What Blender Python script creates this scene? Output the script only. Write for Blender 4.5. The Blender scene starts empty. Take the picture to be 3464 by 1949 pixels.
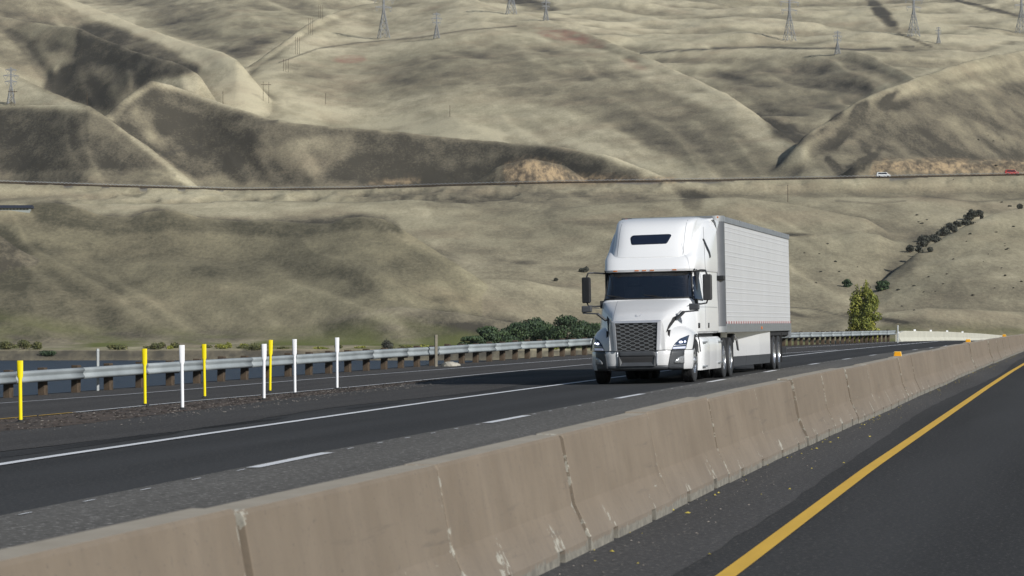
import bpy, bmesh, math, random
import numpy as np
from mathutils import Vector, Matrix
from mathutils.bvhtree import BVHTree
random.seed(7); R = math.radians
sc = bpy.context.scene
COL = sc.collection

# ------------------------------------------------------------------ camera
F, CX, HY = 9700.0, 1732.0, 1116.0           # focal length, centre and horizon in photo pixels
cam_d = bpy.data.cameras.new('camera'); cam = bpy.data.objects.new('camera', cam_d); COL.objects.link(cam)
cam.location = (0, 0, 0); cam.rotation_euler = (R(90), 0, 0)
cam_d.sensor_width = 36; cam_d.lens = F / 3464 * 36
cam_d.shift_y = (HY - 974.5) / 3464
cam_d.clip_start = 0.5; cam_d.clip_end = 20000
cam_d.dof.use_dof = True; cam_d.dof.focus_distance = 69; cam_d.dof.aperture_fstop = 8.5
sc.camera = cam

# ------------------------------------------------------------------ light
SUN_AZ = math.atan2(0.68, -0.73)             # compass angle of the sun seen from the camera (x right, y ahead)
SUN_EL = R(28)
w = bpy.data.worlds.new('World'); sc.world = w; w.use_nodes = True
nt = w.node_tree; bg = nt.nodes['Background']
sky = nt.nodes.new('ShaderNodeTexSky'); sky.sky_type = 'NISHITA'; sky.sun_disc = False
sky.sun_elevation = SUN_EL; sky.sun_rotation = SUN_AZ; sky.air_density = 1.0; sky.dust_density = 0.6
nt.links.new(sky.outputs[0], bg.inputs[0]); bg.inputs[1].default_value = 0.064
sl = bpy.data.lights.new('sun', 'SUN'); so = bpy.data.objects.new('sun', sl); COL.objects.link(so)
sl.energy = 4.3; sl.angle = R(0.5); sl.color = (1.0, 0.98, 0.945)
sd = Vector((math.sin(SUN_AZ) * math.cos(SUN_EL), math.cos(SUN_AZ) * math.cos(SUN_EL), math.sin(SUN_EL)))
so.rotation_euler = sd.to_track_quat('Z', 'Y').to_euler(); so.location = sd * 60
sc.view_settings.view_transform = 'Standard'; sc.view_settings.look = 'None'
sc.view_settings.exposure = 0.0; sc.view_settings.gamma = 1.0
sc.render.engine = 'CYCLES'
sc.cycles.volume_bounces = 0; sc.cycles.max_bounces = 6

# ------------------------------------------------------------------ materials
class NT:
    def __init__(s, name):
        s.m = bpy.data.materials.new(name); s.m.use_nodes = True; s.t = s.m.node_tree
        s.b = s.t.nodes['Principled BSDF']; s.out = s.t.nodes['Material Output']
    def n(s, typ, **kw):
        x = s.t.nodes.new(typ)
        for k, v in kw.items(): setattr(x, k, v)
        return x
    def l(s, a, b): s.t.links.new(a, b)
    def coord(s, kind='Object', scale=(1, 1, 1), rot=(0, 0, 0)):
        tc = s.n('ShaderNodeTexCoord'); mp = s.n('ShaderNodeMapping')
        mp.inputs['Scale'].default_value = scale; mp.inputs['Rotation'].default_value = rot
        s.l(tc.outputs[kind], mp.inputs[0]); return mp.outputs[0]
    def noise(s, vec, scale, detail=4, rough=0.55, dist=0.0):
        x = s.n('ShaderNodeTexNoise'); x.inputs['Scale'].default_value = scale
        x.inputs['Detail'].default_value = detail; x.inputs['Roughness'].default_value = rough
        x.inputs['Distortion'].default_value = dist
        if vec is not None: s.l(vec, x.inputs['Vector'])
        return x.outputs[0]
    def ramp(s, fac, stops, interp='LINEAR'):
        x = s.n('ShaderNodeValToRGB'); e = x.color_ramp; e.interpolation = interp
        while len(e.elements) < len(stops): e.elements.new(0.5)
        for k, (p, c) in zip(e.elements, stops):
            k.position = p; k.color = (c, c, c, 1) if isinstance(c, (int, float)) else tuple(c) + (1,)
        s.l(fac, x.inputs[0]); return x.outputs[0]
    def mix(s, fac, a, b, mode='MIX'):
        x = s.n('ShaderNodeMix', data_type='RGBA', blend_type=mode)
        for v, i in ((fac, 0), (a, 6), (b, 7)):
            if isinstance(v, (int, float)): x.inputs[i].default_value = v
            elif isinstance(v, (tuple, list)): x.inputs[i].default_value = tuple(v) + (1,)
            else: s.l(v, x.inputs[i])
        return x.outputs[2]
    def math(s, op, a, b=0.0, c=0.0):
        x = s.n('ShaderNodeMath', operation=op)
        for v, i in ((a, 0), (b, 1), (c, 2)):
            if isinstance(v, (int, float)): x.inputs[i].default_value = v
            else: s.l(v, x.inputs[i])
        return x.outputs[0]
    def bump(s, h, strength=0.3, dist=0.01):
        x = s.n('ShaderNodeBump'); x.inputs['Strength'].default_value = strength
        x.inputs['Distance'].default_value = dist; s.l(h, x.inputs['Height']); s.l(x.outputs[0], s.b.inputs['Normal'])
    def base(s, c):
        if isinstance(c, (tuple, list)): s.b.inputs['Base Color'].default_value = tuple(c) + (1,)
        else: s.l(c, s.b.inputs['Base Color'])
    def set(s, **kw):
        for k, v in kw.items():
            i = s.b.inputs[k.replace('_', ' ')]
            if isinstance(v, (int, float, tuple)): i.default_value = v
            else: s.l(v, i)
        return s.m

def simple(name, col, rough=0.5, metal=0.0, var=0.12, scale=6.0, bump=0.0, **kw):
    n = NT(name); v = n.coord('Object')
    k = n.noise(v, scale, 5)
    c2 = tuple(x * (1 - var) for x in col); c1 = tuple(min(1, x * (1 + var)) for x in col)
    n.base(n.ramp(k, [(0.3, c2), (0.7, c1)]))
    if bump: n.bump(n.noise(v, scale * 8, 3), bump, 0.01)
    return n.set(Roughness=rough, Metallic=metal, **kw)

def asphalt(name, col, speck, sscale, lane=None, speckcol=(0.35, 0.33, 0.3)):
    n = NT(name); uv = n.coord('UV')
    big = n.noise(n.coord('UV', (0.9, 0.06, 1)), 1.0, 5)
    c = n.ramp(big, [(0.3, tuple(x * 0.82 for x in col)), (0.7, tuple(x * 1.2 for x in col))])
    fine = n.noise(uv, sscale, 2, 0.7)
    c = n.mix(n.ramp(fine, [(0.56, 0.0), (0.74, speck)]), c, speckcol)
    f2 = n.noise(uv, sscale * 0.6, 2, 0.7)
    c = n.mix(n.ramp(f2, [(0.28, 0.7), (0.45, 0.0)]), c, tuple(x * 0.45 for x in col))
    if lane:                                  # faint polished wheel paths
        wv = n.n('ShaderNodeSeparateXYZ'); n.l(uv, wv.inputs[0])
        sn = n.math('SINE', n.math('MULTIPLY', n.math('ADD', wv.outputs[0], lane), 3.5))
        c = n.mix(n.ramp(n.math('ADD', n.math('MULTIPLY', sn, 0.5), 0.5), [(0.2, 0.0), (1.0, 0.28)]), c, tuple(x * 1.5 for x in col))
    n.base(c); n.bump(n.noise(uv, sscale, 2), 0.35, 0.006)
    return n.set(Roughness=0.9, Specular_IOR_Level=0.12)

M = {}
M['asphalt'] = asphalt('dark_new_asphalt', (0.045, 0.0455, 0.046), 0.35, 26, 0.4)
M['asphalt_old'] = asphalt('grey_coarse_asphalt', (0.115, 0.110, 0.101), 0.9, 15, 0.0, (0.42, 0.41, 0.38))
M['asphalt_dusty'] = asphalt('dusty_shoulder_asphalt', (0.075, 0.074, 0.074), 0.5, 24)
M['asphalt_ramp'] = asphalt('ramp_asphalt', (0.062, 0.059, 0.057), 0.6, 20)
def gravel():
    n = NT('gore_dirt'); uv = n.coord('UV')
    c = n.ramp(n.noise(n.coord('UV', (1, .35, 1)), 1.5, 6), [(0.3, (0.035, 0.028, 0.023)), (0.55, (0.075, 0.052, 0.038)), (0.75, (0.10, 0.075, 0.055))])
    c = n.mix(n.ramp(n.noise(uv, 14, 3, .7), [(0.6, 0), (0.7, 0.8)]), c, (0.30, 0.22, 0.15))
    c = n.mix(n.ramp(n.noise(uv, 20, 2, .7), [(0.3, 0.8), (0.42, 0.0)]), c, (0.012, 0.01, 0.009))
    n.base(c); n.bump(n.noise(uv, 12, 4), 0.8, 0.03); return n.set(Roughness=0.95)
M['dirt'] = gravel()
def paintmark(name, col):
    n = NT(name); uv = n.coord('UV')
    wear = n.noise(uv, 9, 6, .75)
    c = n.mix(n.ramp(wear, [(0.26, 0.6), (0.36, 0.0)]), col, (0.12, 0.12, 0.12))
    c = n.mix(n.ramp(n.noise(n.coord('UV', (3, .4, 1)), 2, 3), [(0.35, 0.25), (0.65, 0)]), c, tuple(x * 0.6 for x in col))
    n.base(c); return n.set(Roughness=0.6)
M['white_mark'] = paintmark('white_road_paint', (0.78, 0.79, 0.80))
M['yellow_mark'] = paintmark('yellow_road_paint', (0.74, 0.45, 0.05))
M['groove'] = simple('rumble_groove', (0.008, 0.008, 0.009), 0.95)
M['galv'] = simple('galvanised_steel', (0.27, 0.30, 0.31), 0.6, 0.0, 0.14, 1.2)
M['galv_dull'] = simple('dull_galvanised_steel', (0.36, 0.38, 0.38), 0.55, 0.4, 0.15, 3)
M['wood'] = simple('weathered_timber', (0.075, 0.053, 0.034), 0.85, 0, 0.5, 5, .4)
M['grey_wood'] = simple('greyed_timber', (0.20, 0.18, 0.14), 0.85, 0, 0.2, 4)
M['rock'] = simple('pale_rock', (0.34, 0.32, 0.27), 0.9, 0, 0.35, 4, .5)
M['del_white'] = simple('white_plastic', (0.85, 0.86, 0.88), 0.4, 0, 0.03)
M['del_yellow'] = simple('yellow_plastic', (0.85, 0.70, 0.0), 0.4, 0, 0.04)
M['rubber'] = simple('black_rubber', (0.02, 0.02, 0.021), 0.75, 0, 0.25, 5)
M['tyre'] = simple('tyre_rubber', (0.028, 0.029, 0.031), 0.7, 0, 0.25, 4)
M['black'] = simple('black_plastic', (0.022, 0.023, 0.025), 0.45, 0, 0.2)
M['greyplastic'] = simple('dark_grey_plastic', (0.052, 0.056, 0.062), 0.5, 0, 0.15)
M['chrome'] = simple('polished_aluminium', (0.78, 0.79, 0.80), 0.22, 0.9, 0.05)
M['satin'] = simple('satin_silver', (0.50, 0.52, 0.56), 0.38, 0.5, 0.05)
M['alu'] = simple('brushed_aluminium', (0.36, 0.38, 0.40), 0.38, 0.6, 0.1, 4)
M['rail_grey'] = simple('trailer_rail_grey', (0.26, 0.28, 0.30), 0.5, 0.3, 0.15, 3)
M['concrete_white'] = simple('pale_concrete', (0.52, 0.51, 0.43), 0.9, 0, 0.08, 0.6, .3)
M['post_steel'] = simple('dark_corner_steel', (0.17, 0.18, 0.20), 0.35, 0.5, 0.08, 3)
M['amber'] = simple('amber_reflector', (0.80, 0.36, 0.01), 0.35, 0, 0.05)
M['amber_rim'] = simple('amber_reflector_rim', (0.85, 0.62, 0.18), 0.4, 0, 0.05)
M['red'] = simple('red_lens', (0.35, 0.03, 0.02), 0.3, 0, 0.05)
M['orange_lens'] = simple('orange_lens', (0.55, 0.16, 0.03), 0.3, 0, 0.05)
M['rust_steel'] = simple('transmission_tower_steel', (0.22, 0.23, 0.24), 0.7, 0.2, 0.1, .1)
M['interior'] = simple('cab_interior_dark', (0.03, 0.034, 0.04), 0.7, 0, 0.2)
M['interior_grey'] = simple('cab_interior_grey', (0.10, 0.11, 0.12), 0.8, 0, 0.1)
M['lens'] = simple('lamp_lens_glass', (0.035, 0.05, 0.085), 0.06, 0, 0.1)
M['fog'] = simple('fog_lamp_lens', (0.30, 0.31, 0.32), 0.2, 0.3, 0.3, 22)
M['leaf_litter'] = simple('yellow_leaf_litter', (0.42, 0.34, 0.05), 0.8, 0, 0.4, 9)
M['stone'] = simple('loose_stone', (0.20, 0.18, 0.155), 0.9, 0, 0.5, 1.5)
M['darkstone'] = simple('dark_debris', (0.03, 0.024, 0.02), 0.9, 0, 0.4, 3)
M['bark'] = simple('bark', (0.08, 0.06, 0.045), 0.9, 0, 0.3, 3, .5)
M['white_car'] = simple('white_car_paint', (0.75, 0.77, 0.78), 0.3, 0, 0.03)
M['red_car'] = simple('red_car_paint', (0.45, 0.03, 0.02), 0.3, 0, 0.03)
M['sign_yellow'] = simple('sign_yellow', (0.85, 0.68, 0.05), 0.5, 0, 0.03)
M['roof_dark'] = simple('dark_roofing', (0.03, 0.035, 0.05), 0.7, 0, 0.2)
M['wall_pale'] = simple('pale_siding', (0.28, 0.31, 0.30), 0.8, 0, 0.1)
M['glass_dark'] = simple('dark_window_glass', (0.012, 0.018, 0.035), 0.06, 0, 0.1)

def paint_white():
    n = NT('white_truck_paint'); v = n.coord('Object')
    bugs = n.ramp(n.noise(v, 16, 3, .8), [(0.66, 0.0), (0.72, 0.7)])
    sep = n.n('ShaderNodeSeparateXYZ'); n.l(v, sep.inputs[0])
    front = n.ramp(n.math('MULTIPLY', sep.outputs[1], 0.4), [(0.0, 1.0), (1.0, 0.0)])
    geo = n.n('ShaderNodeNewGeometry')
    c = n.mix(n.math('MULTIPLY', bugs, front), n.mix(front, (0.79, 0.80, 0.81), (0.66, 0.665, 0.67)), (0.22, 0.20, 0.18))  # nose greyed: road film, plus its weaker sunlight put into the colour
    low = n.ramp(sep.outputs[2], [(0.25, 0.35), (0.9, 0.0)])
    c = n.mix(n.math('MULTIPLY', low, n.noise(v, 2.5, 5)), c, (0.45, 0.42, 0.38))
    n.base(c); return n.set(Roughness=0.32, Coat_Weight=0.5, Coat_Roughness=0.08)
M['white'] = paint_white()
def trailer_skin():
    n = NT('trailer_side_skin'); v = n.coord('Object')
    sep = n.n('ShaderNodeSeparateXYZ'); n.l(v, sep.inputs[0])
    wv = n.math('SINE', n.math('MULTIPLY', sep.outputs[1], 2 * math.pi / 0.30))
    wv = n.math('POWER', n.math('ABSOLUTE', wv), 3.0)
    c = n.mix(n.noise(n.coord('Object', (1, .3, .15)), 3.0, 6), (0.60, 0.615, 0.63), (0.72, 0.735, 0.75))
    dirt = n.ramp(sep.outputs[2], [(0.0, 0.6), (1.0, 0.0)])
    n.base(n.mix(n.math('MULTIPLY', n.noise(v, 1.6, 6, .7), 0.35), c, (0.50, 0.48, 0.46)))
    n.bump(wv, 1.0, 0.03); return n.set(Roughness=0.42, Metallic=0.15)
M['trailer'] = trailer_skin()
def tape():
    n = NT('red_white_tape'); v = n.coord('Object')
    sep = n.n('ShaderNodeSeparateXYZ'); n.l(v, sep.inputs[0])
    wv = n.math('FRACT', n.math('MULTIPLY', sep.outputs[1], 1.0 / 0.52))
    n.base(n.ramp(wv, [(0.0, (0.33, 0.10, 0.11)), (0.5, (0.62, 0.62, 0.62))], 'CONSTANT')); return n.set(Roughness=0.4)
M['tape'] = tape()
def glass():
    n = NT('windscreen_glass'); tr = n.n('ShaderNodeBsdfTransparent'); tr.inputs[0].default_value = (0.62, 0.67, 0.70, 1)
    gl = n.n('ShaderNodeBsdfGlossy'); gl.inputs['Roughness'].default_value = 0.03
    fr = n.n('ShaderNodeFresnel'); fr.inputs[0].default_value = 1.55
    mx = n.n('ShaderNodeMixShader'); n.l(n.math('ADD', n.math('MULTIPLY', fr.outputs[0], 1.5), 0.15), mx.inputs[0])
    n.l(tr.outputs[0], mx.inputs[1]); n.l(gl.outputs[0], mx.inputs[2]); n.l(mx.outputs[0], n.out.inputs[0]); return n.m
M['glass'] = glass()
def emit(name, col, s):
    n = NT(name); n.base(col); return n.set(Emission_Color=tuple(col) + (1,), Emission_Strength=s)
M['lamp_on'] = emit('headlamp_glow', (0.78, 0.80, 1.0), 4.0)
M['lamp_blue'] = emit('daytime_lamp_strip', (0.55, 0.58, 0.72), 0.2)

def barrier_mat():
    n = NT('painted_barrier_concrete'); v = n.coord('Object'); oi = n.n('ShaderNodeObjectInfo')
    add = n.n('ShaderNodeVectorMath', operation='ADD'); n.l(v, add.inputs[0])
    cmb = n.n('ShaderNodeCombineXYZ'); rnd = n.math('MULTIPLY', oi.outputs['Random'], 37.0)
    n.l(rnd, cmb.inputs[1]); n.l(rnd, cmb.inputs[0]); n.l(cmb.outputs[0], add.inputs[1]); pv = add.outputs[0]
    sep = n.n('ShaderNodeSeparateXYZ'); n.l(v, sep.inputs[0]); Y, Z = sep.outputs[1], sep.outputs[2]
    geo = n.n('ShaderNodeNewGeometry'); gs = n.n('ShaderNodeSeparateXYZ'); n.l(geo.outputs['Normal'], gs.inputs[0])
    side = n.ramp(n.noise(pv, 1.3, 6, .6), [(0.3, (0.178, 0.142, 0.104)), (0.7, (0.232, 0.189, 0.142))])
    st = n.n('ShaderNodeMapping'); st.inputs['Scale'].default_value = (6, 6, 0.5); n.l(pv, st.inputs[0])
    side = n.mix(n.ramp(n.noise(st.outputs[0], 1.5, 4), [(0.45, 0.0), (0.85, 0.3)]), side, (0.11, 0.092, 0.075))
    side = n.mix(n.ramp(oi.outputs['Random'], [(0.0, 0.0), (1.0, 0.22)]), side, (0.13, 0.110, 0.084))
    side = n.mix(n.ramp(n.noise(pv, 30, 2, .8), [(0.30, 0.55), (0.36, 0.0)]), side, (0.09, 0.08, 0.07))
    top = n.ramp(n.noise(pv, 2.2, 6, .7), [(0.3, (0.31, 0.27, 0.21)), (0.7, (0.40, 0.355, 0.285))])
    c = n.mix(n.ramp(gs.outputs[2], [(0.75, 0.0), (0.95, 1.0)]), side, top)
    vs = n.n('ShaderNodeMapping'); vs.inputs['Scale'].default_value = (1, 3.5, 1); n.l(pv, vs.inputs[0])
    c = n.mix(n.ramp(n.math('SUBTRACT', 0.25, n.math('MULTIPLY', Z, 0.8)), [(0.0, 0.0), (0.25, 0.25)]), c, (0.19, 0.18, 0.17))
    # bare concrete along the foot
    foot = n.math('ADD', n.math('MULTIPLY', n.noise(vs.outputs[0], 1.6, 5, .8), 0.34), -0.115)
    fm = n.math('LESS_THAN', Z, foot)
    foot2 = n.math('LESS_THAN', Z, n.math('ADD', n.math('MULTIPLY', n.noise(vs.outputs[0], 5, 3, .8), 0.05), 0.035))
    fm = n.math('MAXIMUM', fm, foot2)
    # chipped paint at the two ends
    e = n.math('SUBTRACT', 1.880, n.math('ABSOLUTE', Y))
    hz = n.n('ShaderNodeMapping'); hz.inputs['Scale'].default_value = (1, 1, 1.2); n.l(pv, hz.inputs[0])
    em = n.math('LESS_THAN', e, n.math('MULTIPLY', n.math('SUBTRACT', n.noise(hz.outputs[0], 7.0, 4, .75), 0.555), 0.6))
    fm = n.math('MAXIMUM', fm, em)
    slot = n.math('LESS_THAN', n.math('ABSOLUTE', n.math('SUBTRACT', n.math('ABSOLUTE', Y), .87)), .15)
    spall = n.math('LESS_THAN', Z, n.math('ADD', n.math('MULTIPLY', n.math('SUBTRACT', n.noise(pv, 5.5, 4, .75), .5), 1.5), .07))
    fm = n.math('MAXIMUM', fm, n.math('MULTIPLY', slot, spall))
    # scrapes running along the face
    sc2 = n.n('ShaderNodeMapping'); sc2.inputs['Scale'].default_value = (2, 0.55, 9); sc2.inputs['Location'].default_value = (5, 3, 9); n.l(pv, sc2.inputs[0])
    dm = n.math('MULTIPLY', n.ramp(n.noise(sc2.outputs[0], 1.5, 4, .65), [(0.60, 0.0), (0.70, 0.28)]), n.math('LESS_THAN', Z, 0.6)); c = n.mix(dm, c, (0.075, 0.068, 0.06))
    ss = n.n('ShaderNodeMapping'); ss.inputs['Scale'].default_value = (2, 0.9, 14); ss.inputs['Rotation'].default_value = (R(4), 0, 0); n.l(pv, ss.inputs[0])
    sm = n.math('GREATER_THAN', n.noise(ss.outputs[0], 1.6, 3, .6), 0.735)
    sm = n.math('MULTIPLY', sm, n.math('LESS_THAN', Z, 0.5))
    fm = n.math('MAXIMUM', fm, sm)
    pale = n.ramp(n.noise(pv, 14, 4, .7), [(0.3, (0.22, 0.21, 0.18)), (0.7, (0.46, 0.44, 0.37))])
    footc = n.ramp(n.noise(pv, 9, 4, .7), [(0.3, (0.13, 0.122, 0.105)), (0.7, (0.27, 0.255, 0.215))])
    pale = n.mix(n.math('LESS_THAN', Z, 0.10), pale, footc)
    c = n.mix(fm, c, pale)
    n.base(c); n.bump(n.noise(v, 40, 4), 0.25, 0.006); return n.set(Roughness=0.85)
M['barrier'] = barrier_mat()

def foliage(name, a, b, c3):
    n = NT(name); at = n.n('ShaderNodeAttribute', attribute_name='leaf')
    n.base(n.ramp(at.outputs['Fac'], [(0.0, a), (0.55, b), (1.0, c3)])); return n.set(Roughness=0.7)
M['leaf_dark'] = foliage('dark_green_leaves', (0.020, 0.040, 0.018), (0.045, 0.080, 0.030), (0.085, 0.125, 0.045))
M['leaf_yellow'] = foliage('yellow_green_leaves', (0.095, 0.120, 0.018), (0.24, 0.25, 0.040), (0.40, 0.37, 0.07))
M['leaf_olive'] = foliage('olive_leaves', (0.05, 0.06, 0.02), (0.12, 0.125, 0.04), (0.22, 0.20, 0.07))
M['leaf_sage'] = foliage('sage_brush_leaves', (0.030, 0.032, 0.024), (0.055, 0.058, 0.042), (0.095, 0.095, 0.07))

# ------------------------------------------------------------------ mesh helpers
def link_mesh(name, verts, faces, mat, parent=None, smooth=False, uvs=None):
    me = bpy.data.meshes.new(name); me.from_pydata([tuple(v) for v in verts], [], faces); me.update()
    if mat: me.materials.append(mat)
    if smooth: me.polygons.foreach_set('use_smooth', [True] * len(me.polygons))
    if uvs is not None:
        ul = me.uv_layers.new(name='UVMap'); vi = np.empty(len(me.loops), int); me.loops.foreach_get('vertex_index', vi)
        ul.data.foreach_set('uv', np.asarray(uvs, float)[vi].ravel())
    o = bpy.data.objects.new(name, me); COL.objects.link(o)
    if parent: o.parent = parent
    return o
def tag(o, label=None, cat=None, group=None, kind=None):
    if label: o['label'] = label
    if cat: o['category'] = cat
    if group: o['group'] = group
    if kind: o['kind'] = kind
    return o
def empty(name, loc=(0, 0, 0), rz=0.0):
    o = bpy.data.objects.new(name, None); o.empty_display_size = 0.3; COL.objects.link(o)
    o.location = loc; o.rotation_euler = (0, 0, rz); return o
class MB:
    """collects simple solids, then links them as one mesh object"""
    def __init__(s): s.v = []; s.f = []
    def add(s, v, f):
        k = len(s.v); s.v += [tuple(p) for p in v]; s.f += [tuple(i + k for i in q) for q in f]; return s
    def box(s, lo, hi, taper=None, mat=None):
        x0, y0, z0 = lo; x1, y1, z1 = hi
        v = [(x0, y0, z0), (x1, y0, z0), (x1, y1, z0), (x0, y1, z0), (x0, y0, z1), (x1, y0, z1), (x1, y1, z1), (x0, y1, z1)]
        return s.hexa(v)
    def hexa(s, v):
        return s.add(v, [(0, 3, 2, 1), (4, 5, 6, 7), (0, 1, 5, 4), (1, 2, 6, 5), (2, 3, 7, 6), (3, 0, 4, 7)])
    def bar(s, p, q, w, h=None, sides=4, up=(0, 0, 1)):
        p, q = Vector(p), Vector(q); d = q - p
        if d.length < 1e-9: return s
        d.normalize(); u = Vector(up)
        if abs(d.dot(u)) > 0.95: u = Vector((1, 0, 0))
        a = d.cross(u).normalized(); b = a.cross(d).normalized(); h = h or w
        off = math.pi / 4 if sides == 4 else 0; k = math.sqrt(2) if sides == 4 else 1
        v = []
        for e in (p, q):
            for i in range(sides):
                t = 2 * math.pi * i / sides + off
                v.append(e + a * (math.cos(t) * w / 2 * k) + b * (math.sin(t) * h / 2 * k))
        f = [(i, (i + 1) % sides, sides + (i + 1) % sides, sides + i) for i in range(sides)]
        f += [tuple(range(sides - 1, -1, -1)), tuple(range(sides, 2 * sides))]
        return s.add(v, f)
    def tube(s, pts, r, sides=8):
        for a, b in zip(pts[:-1], pts[1:]): s.bar(a, b, 2 * r, sides=sides)
        return s
    def lathe(s, prof, axis='x', c=(0, 0, 0), n=32):
        """profile (radius, along) revolved"""
        v = []
        for r, h in prof:
            for i in range(n):
                t = 2 * math.pi * i / n
                if axis == 'x': v.append((c[0] + h, c[1] + r * math.cos(t), c[2] + r * math.sin(t)))
                else: v.append((c[0] + r * math.cos(t), c[1] + r * math.sin(t), c[2] + h))
        f = []
        for j in range(len(prof) - 1):
            for i in range(n): f.append((j * n + i, j * n + (i + 1) % n, (j + 1) * n + (i + 1) % n, (j + 1) * n + i))
        return s.add(v, f)
    def prism(s, poly, y0, y1, axis='y'):
        """polygon (x,z) extruded in y, or (y,z) in x, or (x,y) in z"""
        def P(a, b, h): return {'y': (a, h, b), 'x': (h, a, b), 'z': (a, b, h)}[axis]
        n = len(poly); v = [P(a, b, y0) for a, b in poly] + [P(a, b, y1) for a, b in poly]
        f = [tuple(range(n)), tuple(range(2 * n - 1, n - 1, -1))] + [(i, i + n, (i + 1) % n + n, (i + 1) % n) for i in range(n)]
        return s.add(v, f)
    def build(s, name, mat, parent=None, smooth=False, bevel=0.0, auto=None):
        bm = bmesh.new()
        for p in s.v: bm.verts.new(p)
        bm.verts.ensure_lookup_table()
        for q in s.f:
            try: bm.faces.new([bm.verts[i] for i in q])
            except ValueError: pass
        bmesh.ops.recalc_face_normals(bm, faces=bm.faces)
        me = bpy.data.meshes.new(name); bm.to_mesh(me); bm.free()
        me.materials.append(mat)
        o = bpy.data.objects.new(name, me); COL.objects.link(o)
        if parent: o.parent = parent
        if smooth:
            me.polygons.foreach_set('use_smooth', [True] * len(me.polygons))
            me.set_sharp_from_angle(angle=R(auto or 40))
        if bevel:
            md = o.modifiers.new('bevel', 'BEVEL'); md.width = bevel; md.segments = 2; md.limit_method = 'ANGLE'
        return o

# ------------------------------------------------------------------ road frame
TH, X0, Y0, Z0 = 0.2008, 2.93, 66.9, -1.266
CT, ST = math.cos(TH), math.sin(TH)
sa = np.array([-75, -60, -48, -40, -36, 0, 19, 60, 100, 150, 200, 260, 330, 420]); za = np.array([-1.65, -1.60, -1.53, -1.455, -1.42, -1.268, -1.18, -1.07, -.98, -.86, -.97, -1.25, -1.75, -2.8])
def Zg(a, s):
    z = np.interp(s, sa, za); c = np.interp(s, [30, 100], [.022, .004]); k = np.interp(s, [-30, 5, 25, 57, 90], [.036, .033, .024, .008, 0.0])
    if a < -2: return float(z - 2 * c + k * (a + 2))
    return float(z + np.interp(a, [-2, 2.5, 5, 7.3, 9, 13, 40], [-2 * c, 2.5 * c, 2.5 * c, -.02, -.06, -.16, -.7]))
def W(a, s, dz=0.0): return Vector((X0 + a * CT + s * ST, Y0 - a * ST + s * CT, Zg(a, s) + dz))
def to_as(X, Y): x, y = X - X0, Y - Y0; return x * CT - y * ST, x * ST + y * CT
def unp(x, y, dz=0.0):
    """road point seen at photo pixel"""
    u, v = (x - CX) / F, (HY - y) / F
    for d in np.arange(8, 500, 0.05):
        a, s = to_as(u * d, d)
        if v * d <= Zg(a, s) + dz: return a, s
    return a, s
O2P = 3464 / 2575.0
def curve(pts, ends=None):
    q = sorted([unp(x * O2P, y * O2P) for x, y in pts], key=lambda t: t[1]); s = np.array([t[1] for t in q]); a = np.array([t[0] for t in q])
    if ends:
        for ss, aa in ends:
            s = np.append(s, ss); a = np.append(a, aa)
        o = np.argsort(s); s, a = s[o], a[o]
    def f(t): return float(np.interp(t, s, a)) if s[0] <= t <= s[-1] else float(a[0] + (t - s[0]) * (a[1] - a[0]) / (s[1] - s[0]) if t < s[0] else a[-1])
    return f
s_edge = [-70, -36.9, -28.8, -13.1, 0, 53, 78, 97, 150, 330]; a_edge = [-.2, -1.05, -1.35, -1.8, -1.98, -2.28, -2.22, -1.9, -1.0, 1.0]
edge = lambda s: float(np.interp(s, s_edge, a_edge))
s_dash = [-70, -38.4, -25, -12, 2, 14, 27, 40, 54, 100, 330]; a_dash = [2.5, 2.18, 1.96, 1.72, 1.6, 1.52, 1.44, 1.38, 1.36, 1.7, 4.0]
dash = lambda s: float(np.interp(s, s_dash, a_dash))
ramp_out = curve([(0, 1015), (500, 978), (1000, 938), (1480, 902), (1970, 876.5), (2133, 867.5)], [(150, -3.4), (330, -1.4)])
ramp_in = curve([(0, 1055), (180, 1039), (500, 1008), (1000, 963), (1480, 917), (1970, 889.5), (2110, 880)])
guard_a = lambda s: float(np.interp(s, [-70, -10, 4.5, 10, 16, 35, 62, 92, 102, 128, 146], [-27, -19.3, -17.6, -16.9, -16.0, -14.3, -12.2, -8.6, -7.7, -5.6, -4.0]))
wall_a = lambda s: float(np.interp(s, [146, 200, 270, 330], [-3.9, -2.9, -1.6, .2]))
lip = lambda s: (guard_a(s) - 1.0) if s < 146 else wall_a(s) - 0.6

def sheet(name, fa, fb, s0, s1, mat, dz, step=2.0, ncol=2, kind='structure', wob=0.0):
    vs, uv, fs = [], [], []; n = max(2, int((s1 - s0) / step) + 1); rnd = random.Random(name)
    for i in range(n):
        s = s0 + (s1 - s0) * i / (n - 1); a0, a1 = fa(s) + rnd.uniform(-wob, wob), fb(s) + rnd.uniform(-wob, wob)
        for j in range(ncol):
            a = a0 + (a1 - a0) * j / (ncol - 1); vs.append(W(a, s, dz)); uv.append((a, s))
    for i in range(n - 1):
        for j in range(ncol - 1):
            k = i * ncol + j; fs.append((k, k + 1, k + ncol + 1, k + ncol))
    o = link_mesh(name, vs, fs, mat, uvs=uv)
    if kind: o['kind'] = kind
    return o
sheet('road', lambda s: lip(s), lambda s: 22.0, -74, 330, M['asphalt'], 0.0, 1.5, 60)
sheet('ramp_surface', lambda s: lip(s) + .1, lambda s: ramp_in(s), -74, 146, M['asphalt_ramp'], 0.004, 1.5, 12)
sheet('inner_lane_surface', lambda s: dash(s) - .17, lambda s: 6.5, -74, 200, M['asphalt_old'], 0.004, 1.5, 10)
sheet('median_shoulder', lambda s: 6.9, lambda s: 7.75 + .12 * math.sin(s * .11), -74, 200, M['asphalt_dusty'], 0.004, 1.0, 6, wob=.02)
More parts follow.
